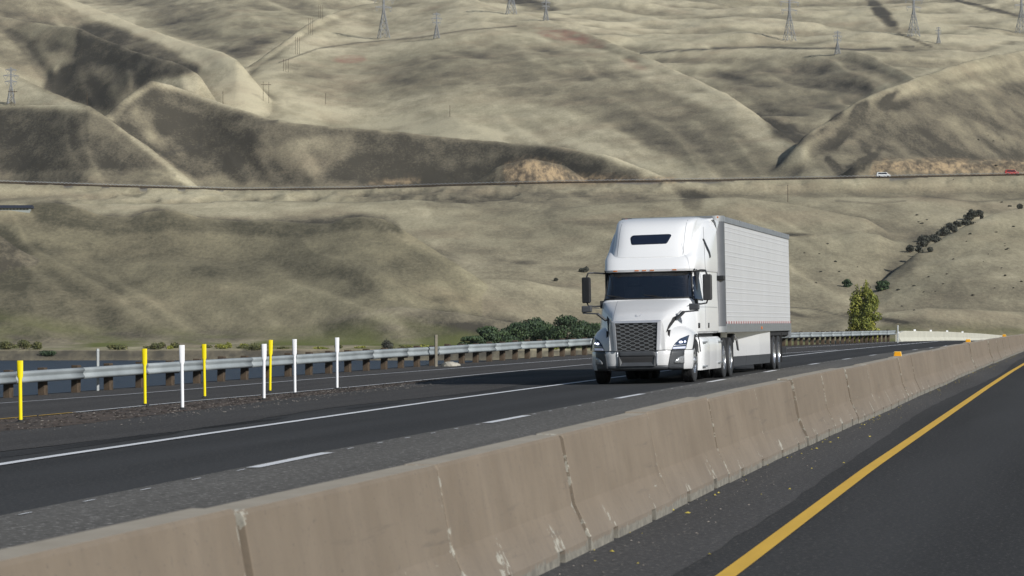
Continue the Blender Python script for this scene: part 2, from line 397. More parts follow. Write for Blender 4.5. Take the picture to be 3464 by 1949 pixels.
gore_r = curve([(0, 1085), (150, 1075), (446, 1038), (780, 996), (966, 975), (1060, 962)])
sg0, sg1 = -34, 12.5
sheet('gore_dirt', lambda s: max(ramp_in(s) + .25, -60), lambda s: max(gore_r(s), ramp_in(s) + .3), sg0, sg1, M['dirt'], 0.008, .35, 10, wob=.12)

sheet('dusty_gore_edge', lambda s: max(gore_r(s), ramp_in(s) + .3) - .05, lambda s: edge(s) - 1.1 - .25 * math.sin(s * .3), sg0, sg1 + 1.5, M['asphalt_ramp'], 0.006, .7, 8, wob=.05)
def stripe(name, fc, wd, s0, s1, mat, label, dz=0.012, step=1.5, cat='road marking', group=None, slant=0.0):
    o = sheet(name, lambda s: fc(s) - wd / 2, lambda s: fc(s) + wd / 2, s0, s1, mat, dz, step)
    return o
stripe('edge_line', edge, .17, -74, 320, M['white_mark'], None)
stripe('ramp_edge_line', ramp_out, .13, -40, 320, M['white_mark'], None)
stripe('ramp_inner_line', ramp_in, .13, -13.4, 82, M['white_mark'], None)
stripe('ramp_yellow_line', ramp_in, .13, -44, -13.5, M['yellow_mark'], None)
stripe('yellow_edge_line', lambda s: 8.07 + .11 * min(1, max(0, (-s) / 50)), .125, -74, 240, M['yellow_mark'], None)
k = 0
for s0, s1 in [(-51, -47.9), (-38.44, -35.4), (-26.2, -23.0), (-13.5, -10.1), (.4, 3.4), (12.8, 15.6), (26.3, 29.5), (39.6, 42.7), (52.6, 55.7), (65.5, 68.5), (78, 81), (91, 94), (104, 107)]:
    sheet('lane_dash', lambda s: dash(s) - .075, lambda s: dash(s) + .075, s0, s1, M['white_mark'], 0.012, .5)
k = -60.0
while k < 60:
    sheet('survey_tick', lambda s: dash(s) - .012, lambda s: dash(s) + .012, k, k + .28, M['white_mark'], 0.013, .14)
    k += 1.5
k = 84.0
while k < 150:
    sheet('ramp_dotted_line', lambda s: edge(s) - .06 + (s - 84) * -.004, lambda s: edge(s) + .06 + (s - 84) * -.004, k, k + 1.2, M['white_mark'], 0.012, .5)
    k += 3.6
# milled rumble strip beside the edge line, in worn groups
mb = MB(); s = -46.0
vs, fs = [], []
RG = [(-47, -37, .50), (-36.4, -27.5, .46), (-27.0, -21.5, .34), (-17.5, -12.5, .34), (-11.5, -10, .2), (-9.0, -1.0, .36), (2, 9, .34)]
while s < 12:
    for g0, g1, wd in RG:
        if g0 <= s <= g1:
            fade = min(1, (s - g0) / 1.2 + .1, (g1 - s) / 1.5 + .1); a0 = edge(s) - .75; h = wd * fade; k = len(vs)
            vs += [W(a0 - h / 2, s, .012), W(a0 + h / 2, s, .012), W(a0 + h / 2, s + .13, .012), W(a0 - h / 2, s + .13, .012)]; fs.append((k, k + 1, k + 2, k + 3))
    s += .30
o = link_mesh('rumble_strip', vs, fs, M['groove']); o['kind'] = 'structure'


# ------------------------------------------------------------------ the truck, built from its front bumper (x right, y back, z up)
truck = empty('semi_truck', (X0, Y0, Z0)); truck.rotation_euler = (.003, -.022, -TH)
tag(truck, 'white semi truck with tall sleeper cab pulling a white ribbed refrigerated trailer', 'truck')
def crom(P, n):
    """Catmull-Rom through control points, n samples"""
    P = np.array(P, float); m = len(P) - 1; out = []
    for i in range(n):
        t = i / (n - 1) * m; k = min(int(t), m - 1); f = t - k; p0, p1, p2, p3 = P[max(k - 1, 0)], P[k], P[k + 1], P[min(k + 2, m)]
        out.append(.5 * ((2 * p1) + (-p0 + p2) * f + (2 * p0 - 5 * p1 + 4 * p2 - p3) * f * f + (-p0 + 3 * p1 - 3 * p2 + p3) * f ** 3))
    return np.array(out)
def grid(rows, closed=False): 
    n = len(rows[0]); v = [tuple(p) for r_ in rows for p in r_]; f = []
    for j in range(len(rows) - 1):
        for i in range(n if closed else n - 1): f.append((j * n + i, j * n + (i + 1) % n, (j + 1) * n + (i + 1) % n, (j + 1) * n + i))
    return v, f
BV = {}
def body(name, v, f, mat, parent=truck, key=None, smooth=True, auto=35, weld=True):
    m = MB(); m.add(v, f); bm = bmesh.new()
    for p in m.v: bm.verts.new(p)
    bm.verts.ensure_lookup_table()
    for q_ in m.f:
        q2 = []; [q2.append(i) for i in q_ if i not in q2]
        if len(q2) > 2:
            try: bm.faces.new([bm.verts[i] for i in q2])
            except ValueError: pass
    if weld: bmesh.ops.remove_doubles(bm, verts=bm.verts, dist=.0008)
    bmesh.ops.recalc_face_normals(bm, faces=bm.faces)
    if key: BV[key] = BVHTree.FromBMesh(bm)
    me = bpy.data.meshes.new(name); bm.to_mesh(me); bm.free(); me.materials.append(mat)
    if smooth: me.polygons.foreach_set('use_smooth', [True] * len(me.polygons)); me.set_sharp_from_angle(angle=R(auto))
    o = bpy.data.objects.new(name, me); COL.objects.link(o); o.parent = parent; return o
def patch_on(name, keys, poly, mat, parent=truck, axis='front', off=.006, cell=.06, thick=.010, side=1, rnd=0.0):
    """a panel that lies on a body: its outline (front: x,z / side: y,z) is carried onto the surface"""
    bm = bmesh.new()
    if rnd:
        P = []; n = len(poly)
        for i in range(n):
            p = Vector(poly[i]); a = Vector(poly[i - 1]) - p; b = Vector(poly[(i + 1) % n]) - p; r1 = min(rnd, a.length * .45); r2 = min(rnd, b.length * .45)
            for t in (0, .25, .5, .75, 1):
                P.append(tuple((1 - t) ** 2 * (p + a.normalized() * r1) + 2 * t * (1 - t) * p + t * t * (p + b.normalized() * r2)))
        poly = P
    face = bm.faces.new([bm.verts.new((p[0], p[1], 0)) for p in poly])
    lo = [min(p[i] for p in poly) for i in (0, 1)]; hi = [max(p[i] for p in poly) for i in (0, 1)]
    for ax in (0, 1):
        k = int((hi[ax] - lo[ax]) / cell) + 1
        for i in range(1, k):
            c = [0, 0, 0]; c[ax] = lo[ax] + (hi[ax] - lo[ax]) * i / k; nn = [0, 0, 0]; nn[ax] = 1
            bmesh.ops.bisect_plane(bm, geom=bm.verts[:] + bm.edges[:] + bm.faces[:], plane_co=c, plane_no=nn)
    bad = []
    for v in bm.verts:
        best = None
        for k in keys:
            if axis == 'front': o, d = Vector((v.co.x, -5, v.co.y)), Vector((0, 1, 0))
            else: o, d = Vector((5 * side, v.co.x, v.co.y)), Vector((-side, 0, 0))
            h = BV[k].ray_cast(o, d)
            if h[0] is not None and (best is None or h[3] < best[3]): best = h
        if best is None: bad.append(v); continue
        nn = best[1] if best[1].dot(d) < 0 else -best[1]
        v.co = best[0] + nn * off
    if bad: bmesh.ops.delete(bm, geom=bad, context='VERTS')
    bmesh.ops.recalc_face_normals(bm, faces=bm.faces)
    ref = Vector((0, -1, 0)) if axis == 'front' else Vector((side, 0, 0))
    if sum((f.normal.dot(ref) for f in bm.faces)) < 0: bmesh.ops.reverse_faces(bm, faces=bm.faces)
    me = bpy.data.meshes.new(name); bm.to_mesh(me); bm.free(); me.materials.append(mat)
    me.polygons.foreach_set('use_smooth', [True] * len(me.polygons))
    o = bpy.data.objects.new(name, me); COL.objects.link(o); o.parent = parent
    if thick: md = o.modifiers.new('s', 'SOLIDIFY'); md.thickness = thick; md.offset = -1
    return o
def mir(poly, s): return [(p[0] * s, p[1]) for p in poly]

# cab and sleeper body: outlines stacked upward
NP = 30
def outline(c, bf, w1, w2, back=5.27, sweep=1.0, soft=.0):
    h = [(0, bf), (.45 * w1, bf + .012), (.76 * w1, bf + .05 * sweep), (.93 * w1, bf + .15 * sweep), (w1, bf + .36 * sweep), (w1 * .5 + w2 * .5, bf + .9), (w2, bf + 1.5), (w2, back - .12), (w2 - .02, back - .03), (w2 - .10, back)]
    r_ = crom(h, NP); r_[:, 0] = np.minimum(r_[:, 0], w2 + .004)
    L_ = [(-a, b, c) for a, b in r_[::-1]]; return L_ + [(a, b, c) for a, b in r_[1:]]
cab_rows = [(1.15, 1.78, 1.14, 1.20), (1.20, 1.74, 1.18, 1.245), (1.6, 1.72, 1.18, 1.25), (1.93, 1.73, 1.15, 1.24), (2.01, 1.80, 1.10, 1.235), (2.2, 1.90, 1.08, 1.23), (2.42, 2.00, 1.06, 1.23), (2.65, 2.10, 1.035, 1.23), (2.72, 2.13, 1.03, 1.23)]
rows = [outline(c, b, w1, w2) for c, b, w1, w2 in cab_rows]; v, f = grid(rows, True); n = len(rows[0]); mid = NP - 1
WSP = 11                                      # half the number of outline points the windscreen spans
f = [q_ for q_ in f if not (4 * n <= q_[0] < 7 * n and mid - WSP <= q_[0] % n < mid + WSP)]
f += [tuple(range(n))]
body('cab', v, f, M['white'], key='cab'); BV_cab_closed = None
gv, gf = grid([[(p[0], p[1] + .006, p[2]) for p in rows[j][mid - WSP:mid + WSP + 1]] for j in range(4, 8)])
body('windscreen', gv, gf, M['glass'])
ring = [rows[4][i] for i in range(mid - WSP, mid + WSP + 1)] + [rows[j][mid + WSP] for j in (5, 6)] + [rows[7][i] for i in range(mid + WSP, mid - WSP - 1, -1)] + [rows[j][mid - WSP] for j in (6, 5, 4)]
m = MB(); m.tube([Vector(p) + Vector((0, -.006, 0)) for p in ring], .021, 8); fr_ = m.build('windscreen_frame', M['black'], truck, smooth=True)
# what shows through the glass
m = MB(); m.hexa([(-1.0, 2.15, 1.25), (1.0, 2.15, 1.25), (1.0, 3.4, 1.25), (-1.0, 3.4, 1.25), (-.98, 2.30, 1.98), (.98, 2.30, 1.98), (.98, 2.62, 1.90), (-.98, 2.62, 1.90)]); m.build('dashboard', M['interior_grey'], truck, bevel=.03)
m = MB(); m.box((-1.1, 3.6, 1.2), (1.1, 3.66, 2.75)); m.box((-1.12, 2.4, 1.2), (-1.09, 3.6, 2.7)); m.box((1.09, 2.4, 1.2), (1.12, 3.6, 2.7)); m.box((-1.1, 2.2, 2.68), (1.1, 3.6, 2.71)); m.build('cab_lining', M['interior'], truck)
for sx_ in (-1, 1):
    m = MB(); m.box((sx_ * .55 - .25, 2.85, 1.5), (sx_ * .55 + .25, 3.3, 1.72)); m.box((sx_ * .55 - .24, 3.22, 1.7), (sx_ * .55 + .24, 3.36, 2.32)); m.box((sx_ * .55 - .14, 3.22, 2.36), (sx_ * .55 + .14, 3.33, 2.56)); m.build('seat', M['interior_grey'], truck, bevel=.04)
m = MB(); c_ = Vector((.55, 2.58, 2.04)); m.tube([c_ + Vector((.22 * math.cos(t * .314), .22 * math.sin(t * .314) * .45, .22 * math.sin(t * .314) * .9)) for t in range(21)], .016, 6)
m.tube([c_ + Vector((-.2, 0, 0)), c_ + Vector((.2, 0, 0))], .014, 6); m.build('steering_wheel', M['black'], truck)
m = MB(); m.box((.05, 2.26, 2.50), (.80, 2.275, 2.63)); m.build('inner_sun_visor', M['interior_grey'], truck, bevel=.01)
for x0_, x1_, z1_ in ((-.55, -.98, 2.17), (.35, -.10, 2.19)):
    m = MB(); m.tube([(x0_, 1.79, 2.03), ((x0_ + x1_) / 2, 1.82, 2.065), (x1_, 1.86, 2.10)], .013, 6); m.tube([(x1_ - .05, 1.89, 2.115), (x0_ - .12, 1.83, 2.075)], .009, 6); m.build('wiper', M['black'], truck)

# raised roof with its fairing
up = [(2.655, 2.06, 1.04, 1.22), (2.66, 1.97, 1.08, 1.25), (2.71, 1.945, 1.105, 1.258), (2.96, 2.15, 1.13, 1.262), (3.02, 2.24, 1.12, 1.262), (3.2, 2.58, 1.10, 1.262), (3.38, 2.86, 1.10, 1.262), (3.52, 3.15, 1.10, 1.262), (3.66, 3.50, 1.10, 1.262), (3.80, 3.86, 1.10, 1.26), (3.91, 4.22, 1.10, 1.25), (3.975, 4.50, 1.06, 1.22), (3.99, 4.6, .9, 1.05)]
rows_u = [outline(c, b, w1, w2, 5.27 if c < 3.98 else 5.2) for c, b, w1, w2 in up]; v, f = grid(rows_u, True); f += [tuple(range(n)), tuple(range((len(up) - 1) * n, len(up) * n))]
body('raised_roof', v, f, M['white'], key='roof')
fr = [(2.95, 2.20, 1.00), (3.02, 2.20, 1.00), (3.08, 2.25, .985), (3.3, 2.42, .95), (3.55, 2.62, .95), (3.75, 2.84, .96), (3.87, 3.05, .965), (3.95, 3.32, .965), (4.00, 3.7, .95), (4.02, 4.1, .92), (4.03, 4.7, .88)]
rows_f = []
for c, b, w_ in fr:
    h = crom([(0, b), (.4 * w_, b + .01), (.72 * w_, b + .05), (.92 * w_, b + .17), (w_, b + .38), (w_ + .005, b + .6), (w_ + (.06 if c > 3.2 else .01), max(b + 1.0, 3.9)), (min(w_ + .24, 1.16) if c > 3.2 else w_ + .02, 5.24)], 24); rows_f.append([(-x, y, c) for x, y in h[::-1]] + [(x, y, c) for x, y in h[1:]])
nf = len(rows_f[0]); v, f = grid(rows_f); f += [tuple(range((len(fr) - 1) * nf, len(fr) * nf))]
body('roof_fairing', v, f, M['white'], key='fair')
patch_on('roof_window', ['fair', 'roof'], [(-.51, 3.50), (-.46, 3.555), (.44, 3.565), (.50, 3.54), (.40, 3.33), (-.46, 3.32)], M['glass_dark'], off=.008, rnd=.04)
for x in (-.80, -.27, -.09, .10, .64):
    m = MB(); m.box((x - .05, 1.95 + abs(x) ** 3 * .05, 2.675), (x + .05, 1.99, 2.70)); m.build('marker_lamp', M['orange_lens'], truck, bevel=.004)
# hood
ST_ = [(.05, [(0, 1.50), (.27, 1.497), (.53, 1.48), (.60, 1.44), (.635, 1.30), (.65, 1.1), (.655, .79)]), (.14, [(0, 1.53), (.27, 1.527), (.54, 1.505), (.62, 1.45), (.665, 1.30), (.68, 1.1), (.70, .79)]),
       (.6, [(0, 1.685), (.3, 1.68), (.60, 1.655), (.70, 1.57), (.765, 1.41), (.84, 1.2), (.95, .9)]), (1.2, [(0, 1.855), (.33, 1.85), (.66, 1.825), (.84, 1.755), (.93, 1.60), (1.02, 1.36), (1.10, 1.0)]),
       (1.62, [(0, 1.955), (.34, 1.95), (.69, 1.935), (.93, 1.89), (1.04, 1.76), (1.11, 1.5), (1.16, 1.1)]), (1.86, [(0, 2.005), (.35, 2.0), (.71, 1.985), (.98, 1.955), (1.09, 1.85), (1.15, 1.55), (1.19, 1.12)])]
hb = np.array([s_[0] for s_ in ST_]); HS = np.array([s_[1] for s_ in ST_]); rows_h = []
for b in [.05, .08, .14, .25, .4, .6, .8, 1.0, 1.2, 1.4, 1.62, 1.75, 1.86]:
    cs_ = np.array([[np.interp(b, hb, HS[:, i, k]) for k in (0, 1)] for i in range(7)]); h = crom(cs_, 25); rows_h.append([(-x, b, z) for x, z in h[::-1]] + [(x, b, z) for x, z in h[1:]])
nh = len(rows_h[0]); v, f = grid(rows_h); f += [tuple(range(nh))]
body('hood', v, f, M['white'], key='hood', auto=25)
m = MB(); m.tube([(-.05, .36, 1.625), (-.035, .25, 1.585), (.015, .25, 1.585)], .006, 6); m.tube([(.07, .36, 1.625), (.045, .28, 1.595)], .006, 6); m.build('hood_badge', M['satin'], truck)
patch_on('hood_seam', ['hood'], [(-.565, 1.48), (-.558, 1.48), (-.715, 1.98), (-.723, 1.98)], M['rail_grey'], off=.003, thick=.002)
for x in (-.80, .80): patch_on('fairing_seam', ['fair'], [(x, 3.05), (x + .008, 3.05), (x + .008, 3.97), (x, 3.97)], M['rail_grey'], off=.003, thick=.002)
# fenders
plan = crom([(.52, .035), (.64, .07), (.80, .18), (.97, .35), (1.11, .56), (1.185, .76), (1.225, .98), (1.24, 1.3), (1.24, 1.65), (1.22, 1.95)], 46)
AC, AR = (1.36, .50), .635
for sgn in (-1, 1):
    cols = []
    for a, b in plan:
        dz_ = AR ** 2 - (b - AC[0]) ** 2; lowz = .785 if b < .80 or dz_ <= 0 else max(.785 if b < 1.36 else .70, AC[1] + math.sqrt(max(dz_, 0)))
        col = []
        for i in range(17):
            c = lowz + (1.395 - lowz) * (i / 16) ** .9; t = min(max((c - .77) / (1.40 - .77), 0), 1); k = 1 - (1 - t ** 2.7) ** (1 / 2.7); col.append((sgn * (a + (.60 - a) * k), b + (1.34 - b) * k, c))
        cols.append(col)
    v, f = grid(cols); body('fender', v, f, M['white'], key='fen%d' % sgn)
    m = MB()
    for r0 in (.630,):
        pts = [(sgn * 1.225, AC[0] + r0 * math.cos(t), AC[1] + r0 * math.sin(t)) for t in np.linspace(.35, 2.65, 16)]; m.tube(pts, .014, 6)
    m.build('wheel_arch_trim', M['black'], truck)
FK = ['fen-1', 'fen1', 'hood']
# bumper
pb = crom([(0, .015), (.3, .018), (.52, .035), (.66, .075), (.82, .19), (.98, .35), (1.11, .56), (1.185, .74), (1.21, .86)], 34); rows_b = []
for c, k, e_ in [(.315, .10, .0), (.33, .055, .0), (.38, .02, 0), (.5, .0, 0), (.66, 0, 0), (.755, 0, 0), (.77, .012, 0)]:
    h = [(a * (1 - k * .6), b + k * .6) for a, b in pb]; rows_b.append([(-x, y, c) for x, y in h[::-1]] + [(x, y, c) for x, y in h[1:]])
v, f = grid(rows_b); body('bumper', v, f, M['white'], key='bump')
patch_on('bumper_valance', ['bump'], [(-1.0, .32), (-1.0, .40), (-.66, .43), (.66, .43), (1.0, .40), (1.0, .32)], M['greyplastic'], off=.012)
patch_on('lower_grille_bar', ['bump'], [(-.44, .765), (.44, .765), (.43, .645), (-.43, .645)], M['greyplastic'], off=.016)
patch_on('air_intake', ['bump'], [(-.44, .65), (.44, .65), (.44, .42), (-.44, .42)], M['rubber'], off=.010)
m = MB(); m.hexa([(-.40, -.03, .42), (.40, -.03, .42), (.44, .03, .42), (-.44, .03, .42), (-.33, .005, .505), (.33, .005, .505), (.33, .02, .505), (-.33, .02, .505)])
for s_ in (-1, 1): m.hexa([(s_ * .44, -.015, .42), (s_ * .40, -.03, .42), (s_ * .35, .005, .50), (s_ * .44, .01, .50), (s_ * .44, -.01, .65), (s_ * .42, -.012, .65), (s_ * .42, 0, .65), (s_ * .44, .01, .65)])
m.build('intake_lip', M['greyplastic'], truck)
for s_ in (-1, 1):
    patch_on('bumper_trim', ['bump'], mir([(.455, .765), (.485, .765), (.475, .42), (.445, .42)], s_), M['satin'], off=.014)
    cp = patch_on('bumper_corner', ['bump'], mir([(.775, .763), (.70, .36), (.74, .325), (1.02, .325), (1.05, .763)], s_), M['greyplastic'], off=.012)
    patch_on('fog_lamp', ['bump'], mir([(.83, .475), (.845, .53), (.92, .605), (1.03, .645), (1.03, .46)], s_), M['fog'], off=.032, rnd=.02)
    h_ = patch_on('headlight', FK, mir([(.79, .79), (.855, .92), (.95, 1.03), (1.13, 1.12), (1.115, 1.0), (1.075, .79)], s_), M['lens'], off=.012, rnd=.02)
    patch_on('daytime_strip', FK, mir([(.80, .795), (.825, .845), (1.075, .855), (1.065, .80)], s_), M['lamp_blue'], h_, off=.016, rnd=.01)
    patch_on('lamp_trim', FK, mir([(.83, .87), (.84, .885), (1.08, .905), (1.078, .885)], s_), M['satin'], h_, off=.017)
    patch_on('lamp_projector', FK, mir([(.975 + .036 * math.cos(t), .955 + .022 * math.sin(t)) for t in np.linspace(0, 5.9, 12)], s_), M['lamp_on'], h_, off=.019, cell=.03)
    patch_on('lamp_side_projector', FK, mir([(1.055 + .014 * math.cos(t), .965 + .016 * math.sin(t)) for t in np.linspace(0, 5.9, 10)], s_), M['lamp_on'], h_, off=.019, cell=.03)
    patch_on('air_vent', ['hood'], mir([(.845, 1.60), (.835, 1.53), (.755, 1.36), (.675, 1.19), (.705, 1.36), (.76, 1.54)], s_), M['rubber'], off=.012)
    patch_on('side_marker', FK, [(.86, .87), (.96, .88), (.96, .91), (.86, .90)], M['orange_lens'], axis='side', side=s_, off=.008)
# grille
m = MB(); m.hexa([(-.50, .02, .77), (.50, .02, .77), (.50, .06, .77), (-.50, .06, .77), (-.50, .02, 1.44), (.50, .02, 1.44), (.50, .06, 1.44), (-.50, .06, 1.44)]); m.build('grille_backing', M['rubber'], truck)
m = MB()
for p_ in [[(-.585, 1.485), (.585, 1.485), (.50, 1.425), (-.50, 1.425)], [(-.585, 1.485), (-.50, 1.425), (-.465, .775), (-.53, .775)], [(.585, 1.485), (.50, 1.425), (.465, .775), (.53, .775)]]:
    nq = len(p_); front = [(x, -.035 if abs(x) < .51 and z < 1.43 else -.01, z) for x, z in p_]; m.add(front + [(x, .07, z) for x, z in p_], [tuple(range(nq)), tuple(range(2 * nq - 1, nq - 1, -1))] + [(i, (i + 1) % nq, nq + (i + 1) % nq, nq + i) for i in range(nq)])
m.build('grille_surround', M['satin'], truck, bevel=.008)
m = MB(); rowp = .0450
for j in range(15):
    c0 = .795 + rowp * j; wgr = .445 + .035 * (c0 - .77) / .66; x = -wgr; up_ = 1 if j % 2 else -1; pts = [(x, 0, c0 + up_ * .0125)]
    while x < wgr:
        nx = min(x + .072, wgr); pts.append((nx, 0, c0 + up_ * .0125)); x = nx
        if x >= wgr: break
        nx = min(x + .036, wgr); up_ = -up_; pts.append((nx, 0, c0 + up_ * .0125)); x = nx
    m.tube([Vector(p) for p in pts], .0042, 4)
m.build('grille_mesh', M['alu'], truck)
# side glass, vents and doors
for s_ in (-1, 1):
    patch_on('side_window', ['cab'], [(1.93, 1.95), (2.08, 2.50), (2.75, 2.57), (2.80, 1.93)], M['glass_dark'], axis='side', side=s_, off=.008, rnd=.05)
    patch_on('sleeper_vent', ['roof'], [(3.50, 3.46), (3.64, 3.46), (3.92, 3.02), (3.72, 2.98)], M['black'], axis='side', side=s_, off=.01, rnd=.03)
    patch_on('door_seam', ['cab'], [(2.92, 1.25), (2.94, 1.25), (2.94, 2.6), (2.92, 2.6)], M['rail_grey'], axis='side', side=s_, off=.003, thick=.002)
    patch_on('body_seam', ['cab'], [(1.9, 1.78), (1.9, 1.79), (5.1, 1.79), (5.1, 1.78)], M['rail_grey'], axis='side', side=s_, off=.003, thick=.002)
    for b_ in (2.05, 3.30): patch_on('door_handle', ['cab'], [(b_, 1.28), (b_ + .16, 1.28), (b_ + .16, 1.40), (b_, 1.40)], M['black'], axis='side', side=s_, off=.012)
    # side skirt of the tractor
    prof = [(1.08, .27), (1.25, .27), (1.27, .45), (1.275, .85), (1.25, 1.0), (1.18, 1.06), (1.05, 1.06)]; rows_s = []
    for b_, g_ in [(1.97, .55), (2.05, .9), (2.5, 1), (3.3, 1), (3.32, .99), (3.36, 1), (4.6, 1), (4.64, .99), (4.68, 1), (5.5, 1), (5.62, .95)]: rows_s.append([(s_ * (1.05 + (x - 1.05) * g_), b_, z) for x, z in prof])
    v, f = grid(rows_s); f += [tuple(range(7)), tuple(range(len(v) - 7, len(v)))]; sk = body('side_fairing', v, f, M['white'], key='sf%d' % s_, auto=50)
    for b_, c_ in ((2.15, .34), (4.9, .40), (2.2, .92), (5.0, .92)): m = MB(); m.box((s_ * 1.20 if s_ > 0 else -1.315, b_, c_), (1.315 if s_ > 0 else -1.20, b_ + .45, c_ + .035)); m.build('step', M['alu'], sk, bevel=.006)
    # main mirror
    mr = MB(); x0_, x1_ = sorted((s_ * 1.36, s_ * 1.57)); mr.hexa([(x0_, 1.62, 1.93), (x1_, 1.66, 1.93), (x1_, 1.78, 1.95), (x0_, 1.78, 1.95), (x0_, 1.62, 2.56), (x1_, 1.66, 2.56), (x1_, 1.78, 2.54), (x0_, 1.78, 2.54)]) if s_ > 0 else mr.hexa([(x0_, 1.66, 1.93), (x1_, 1.62, 1.93), (x1_, 1.78, 1.95), (x0_, 1.78, 1.95), (x0_, 1.66, 2.56), (x1_, 1.62, 2.56), (x1_, 1.78, 2.54), (x0_, 1.78, 2.54)])
    mo = mr.build('mirror', M['black'], truck, bevel=.03)
    m = MB(); m.tube([(s_ * 1.05, 2.35, 2.64), (s_ * 1.30, 1.82, 2.66), (s_ * 1.42, 1.74, 2.65), (s_ * 1.46, 1.72, 2.54)], .020, 8); m.build('upper_arm', M['black'], mo); m = MB(); m.tube([(s_ * 1.46, 1.72, 1.95), (s_ * 1.43, 1.74, 1.87), (s_ * 1.28, 1.85, 1.85), (s_ * 1.13, 2.05, 1.86)], .018, 8)
    m.box((s_ * 1.14 - .04, 1.95, 1.80), (s_ * 1.14 + .04, 2.12, 1.98)); m.build('lower_arm', M['black'], mo)
    m = MB(); m.box((x0_ + .02, 1.782, 1.97), (x1_ - .02, 1.786, 2.50)); m.build('mirror_glass', M['chrome'], mo)
    # hood mirror
    hm = MB(); x0_, x1_ = sorted((s_ * 1.16, s_ * 1.40)); hm.hexa([(x0_, .62, 1.70), (x1_, .62, 1.71), (x1_, .74, 1.71), (x0_, .74, 1.70), (x0_, .62, 1.86), (x1_, .62, 1.845), (x1_, .74, 1.845), (x0_, .74, 1.86)]); ho = hm.build('hood_mirror', M['greyplastic'], truck, bevel=.025)
    m = MB(); m.bar((s_ * 1.38, .68, 1.69), (s_ * 1.02, .66, 1.665), .05, .035); m.bar((s_ * 1.03, .66, 1.67), (s_ * .84, .78, 1.50), .09, .05); m.tube([(s_ * 1.16, .68, 1.81), (s_ * 1.05, 1.1, 1.80)], .012, 6); m.build('arm', M['greyplastic'], ho, bevel=.01)
m = MB(); m.tube([(1.42, 1.74, 2.56), (1.40, 1.8, 3.0), (1.34, 2.1, 3.7)], .004, 5); m.build('antenna', M['black'], truck)
# frame and running gear
m = MB(); m.box((-.75, .22, .38), (.75, 1.0, 1.25)); m.box((-.45, .9, .55), (-.33, 8.4, .90)); m.box((.33, .9, .55), (.45, 8.4, .90)); m.box((-.60, .5, .30), (.60, 1.15, .55)); m.box((-.9, 1.29, .40), (.9, 1.42, .56)); m.box((-.40, 1.5, .28), (.35, 2.9, .8)); m.box((-1.0, 2.1, .35), (-.55, 5.2, .98)); m.box((.55, 2.1, .35), (1.0, 5.2, .98)); m.box((-1.1, 1.95, .9), (1.1, 5.2, 1.14)); m.build('chassis', M['rubber'], truck)
m = MB(); m.box((-.5, 6.4, .92), (.5, 7.5, 1.12)); m.build('fifth_wheel', M['black'], truck, bevel=.03)
for b_ in (6.28, 7.6): m = MB(); m.bar((-1.0, b_, .51), (1.0, b_, .51), .18, sides=12); m.lathe([(.0, -.22), (.22, -.2), (.26, 0), (.22, .2), (0, .22)], 'x', (0, b_, .51), 16); m.build('axle', M['rubber'], truck)
tyre_p = [(.30, -.115), (.36, -.130), (.44, -.138), (.488, -.130), (.508, -.110), (.511, -.07), (.503, -.066), (.503, -.056), (.512, -.052), (.512, -.008), (.503, -.004), (.503, .004), (.512, .008), (.512, .052), (.503, .056), (.503, .066), (.511, .07), (.508, .11), (.488, .13), (.44, .138), (.36, .13), (.30, .115)]
def wheel(x, b_, out, style, name='wheel'):
    m = MB(); m.lathe(tyre_p, 'x', (x, b_, .51), 40); t_ = m.build('wheel', M['tyre'], truck, smooth=True, auto=30)
    m = MB(); s_ = out
    if style == 'steer': pr = [(.305, .115), (.295, .125), (.28, .11), (.24, .06), (.215, .075), (.16, .085), (.15, .13), (.10, .135), (.095, .18), (.0, .185)]
    elif style == 'drive': pr = [(.305, .115), (.295, .125), (.285, .11), (.275, -.06), (.20, -.075), (.15, -.07), (.14, .05), (.10, .055), (.09, .09), (.0, .095)]
    else: pr = [(.305, .115), (.295, .125), (.285, .11), (.27, -.03), (.16, -.05), (.12, -.045), (.11, .07), (.0, .08)]
    m.lathe([(r_, h_ * s_) for r_, h_ in pr], 'x', (x, b_, .51), 32); rm = m.build('rim', M['chrome'], t_, smooth=True, auto=30)
    if style != 'trailer_inner':
        m = MB(); r_ = .185 if style == 'steer' else .17; h0 = .08 if style == 'steer' else -.07
        for k in range(10): an = k * math.pi / 5; m.bar((x + s_ * h0, b_ + r_ * math.cos(an), .51 + r_ * math.sin(an)), (x + s_ * (h0 + .05), b_ + r_ * math.cos(an), .51 + r_ * math.sin(an)), .03, sides=6)
        m.lathe([(r_ - .012, h0), (r_ - .012, h0 + .012), (r_ + .012, h0 + .012), (r_ + .012, h0)] if s_ > 0 else [(r_ - .012, -h0), (r_ - .012, -h0 - .012), (r_ + .012, -h0 - .012), (r_ + .012, -h0)], 'x', (x, b_, .51), 24); m.build('lug_nut_ring', M['greyplastic'] if style == 'steer' else M['alu'], t_)
for s_ in (-1, 1):
    wheel(s_ * 1.04, 1.36, s_, 'steer')
    for b_ in (6.28, 7.6): wheel(s_ * 1.115, b_, s_, 'drive'); wheel(s_ * .79, b_, -s_, 'trailer_inner')
    for b_ in (17.75, 19.0): wheel(s_ * 1.13, b_, s_, 'trailer'); wheel(s_ * .81, b_, -s_, 'trailer_inner')
    m = MB(); m.box((s_ * .92 - .3, 8.35, .2), (s_ * .92 + .3, 8.37, .95)); m.build('mudflap', M['rubber'], truck)
    m = MB(); m.box((s_ * .97 - .3, 19.75, .22), (s_ * .97 + .3, 19.77, 1.1)); m.build('mudflap', M['rubber'], truck)
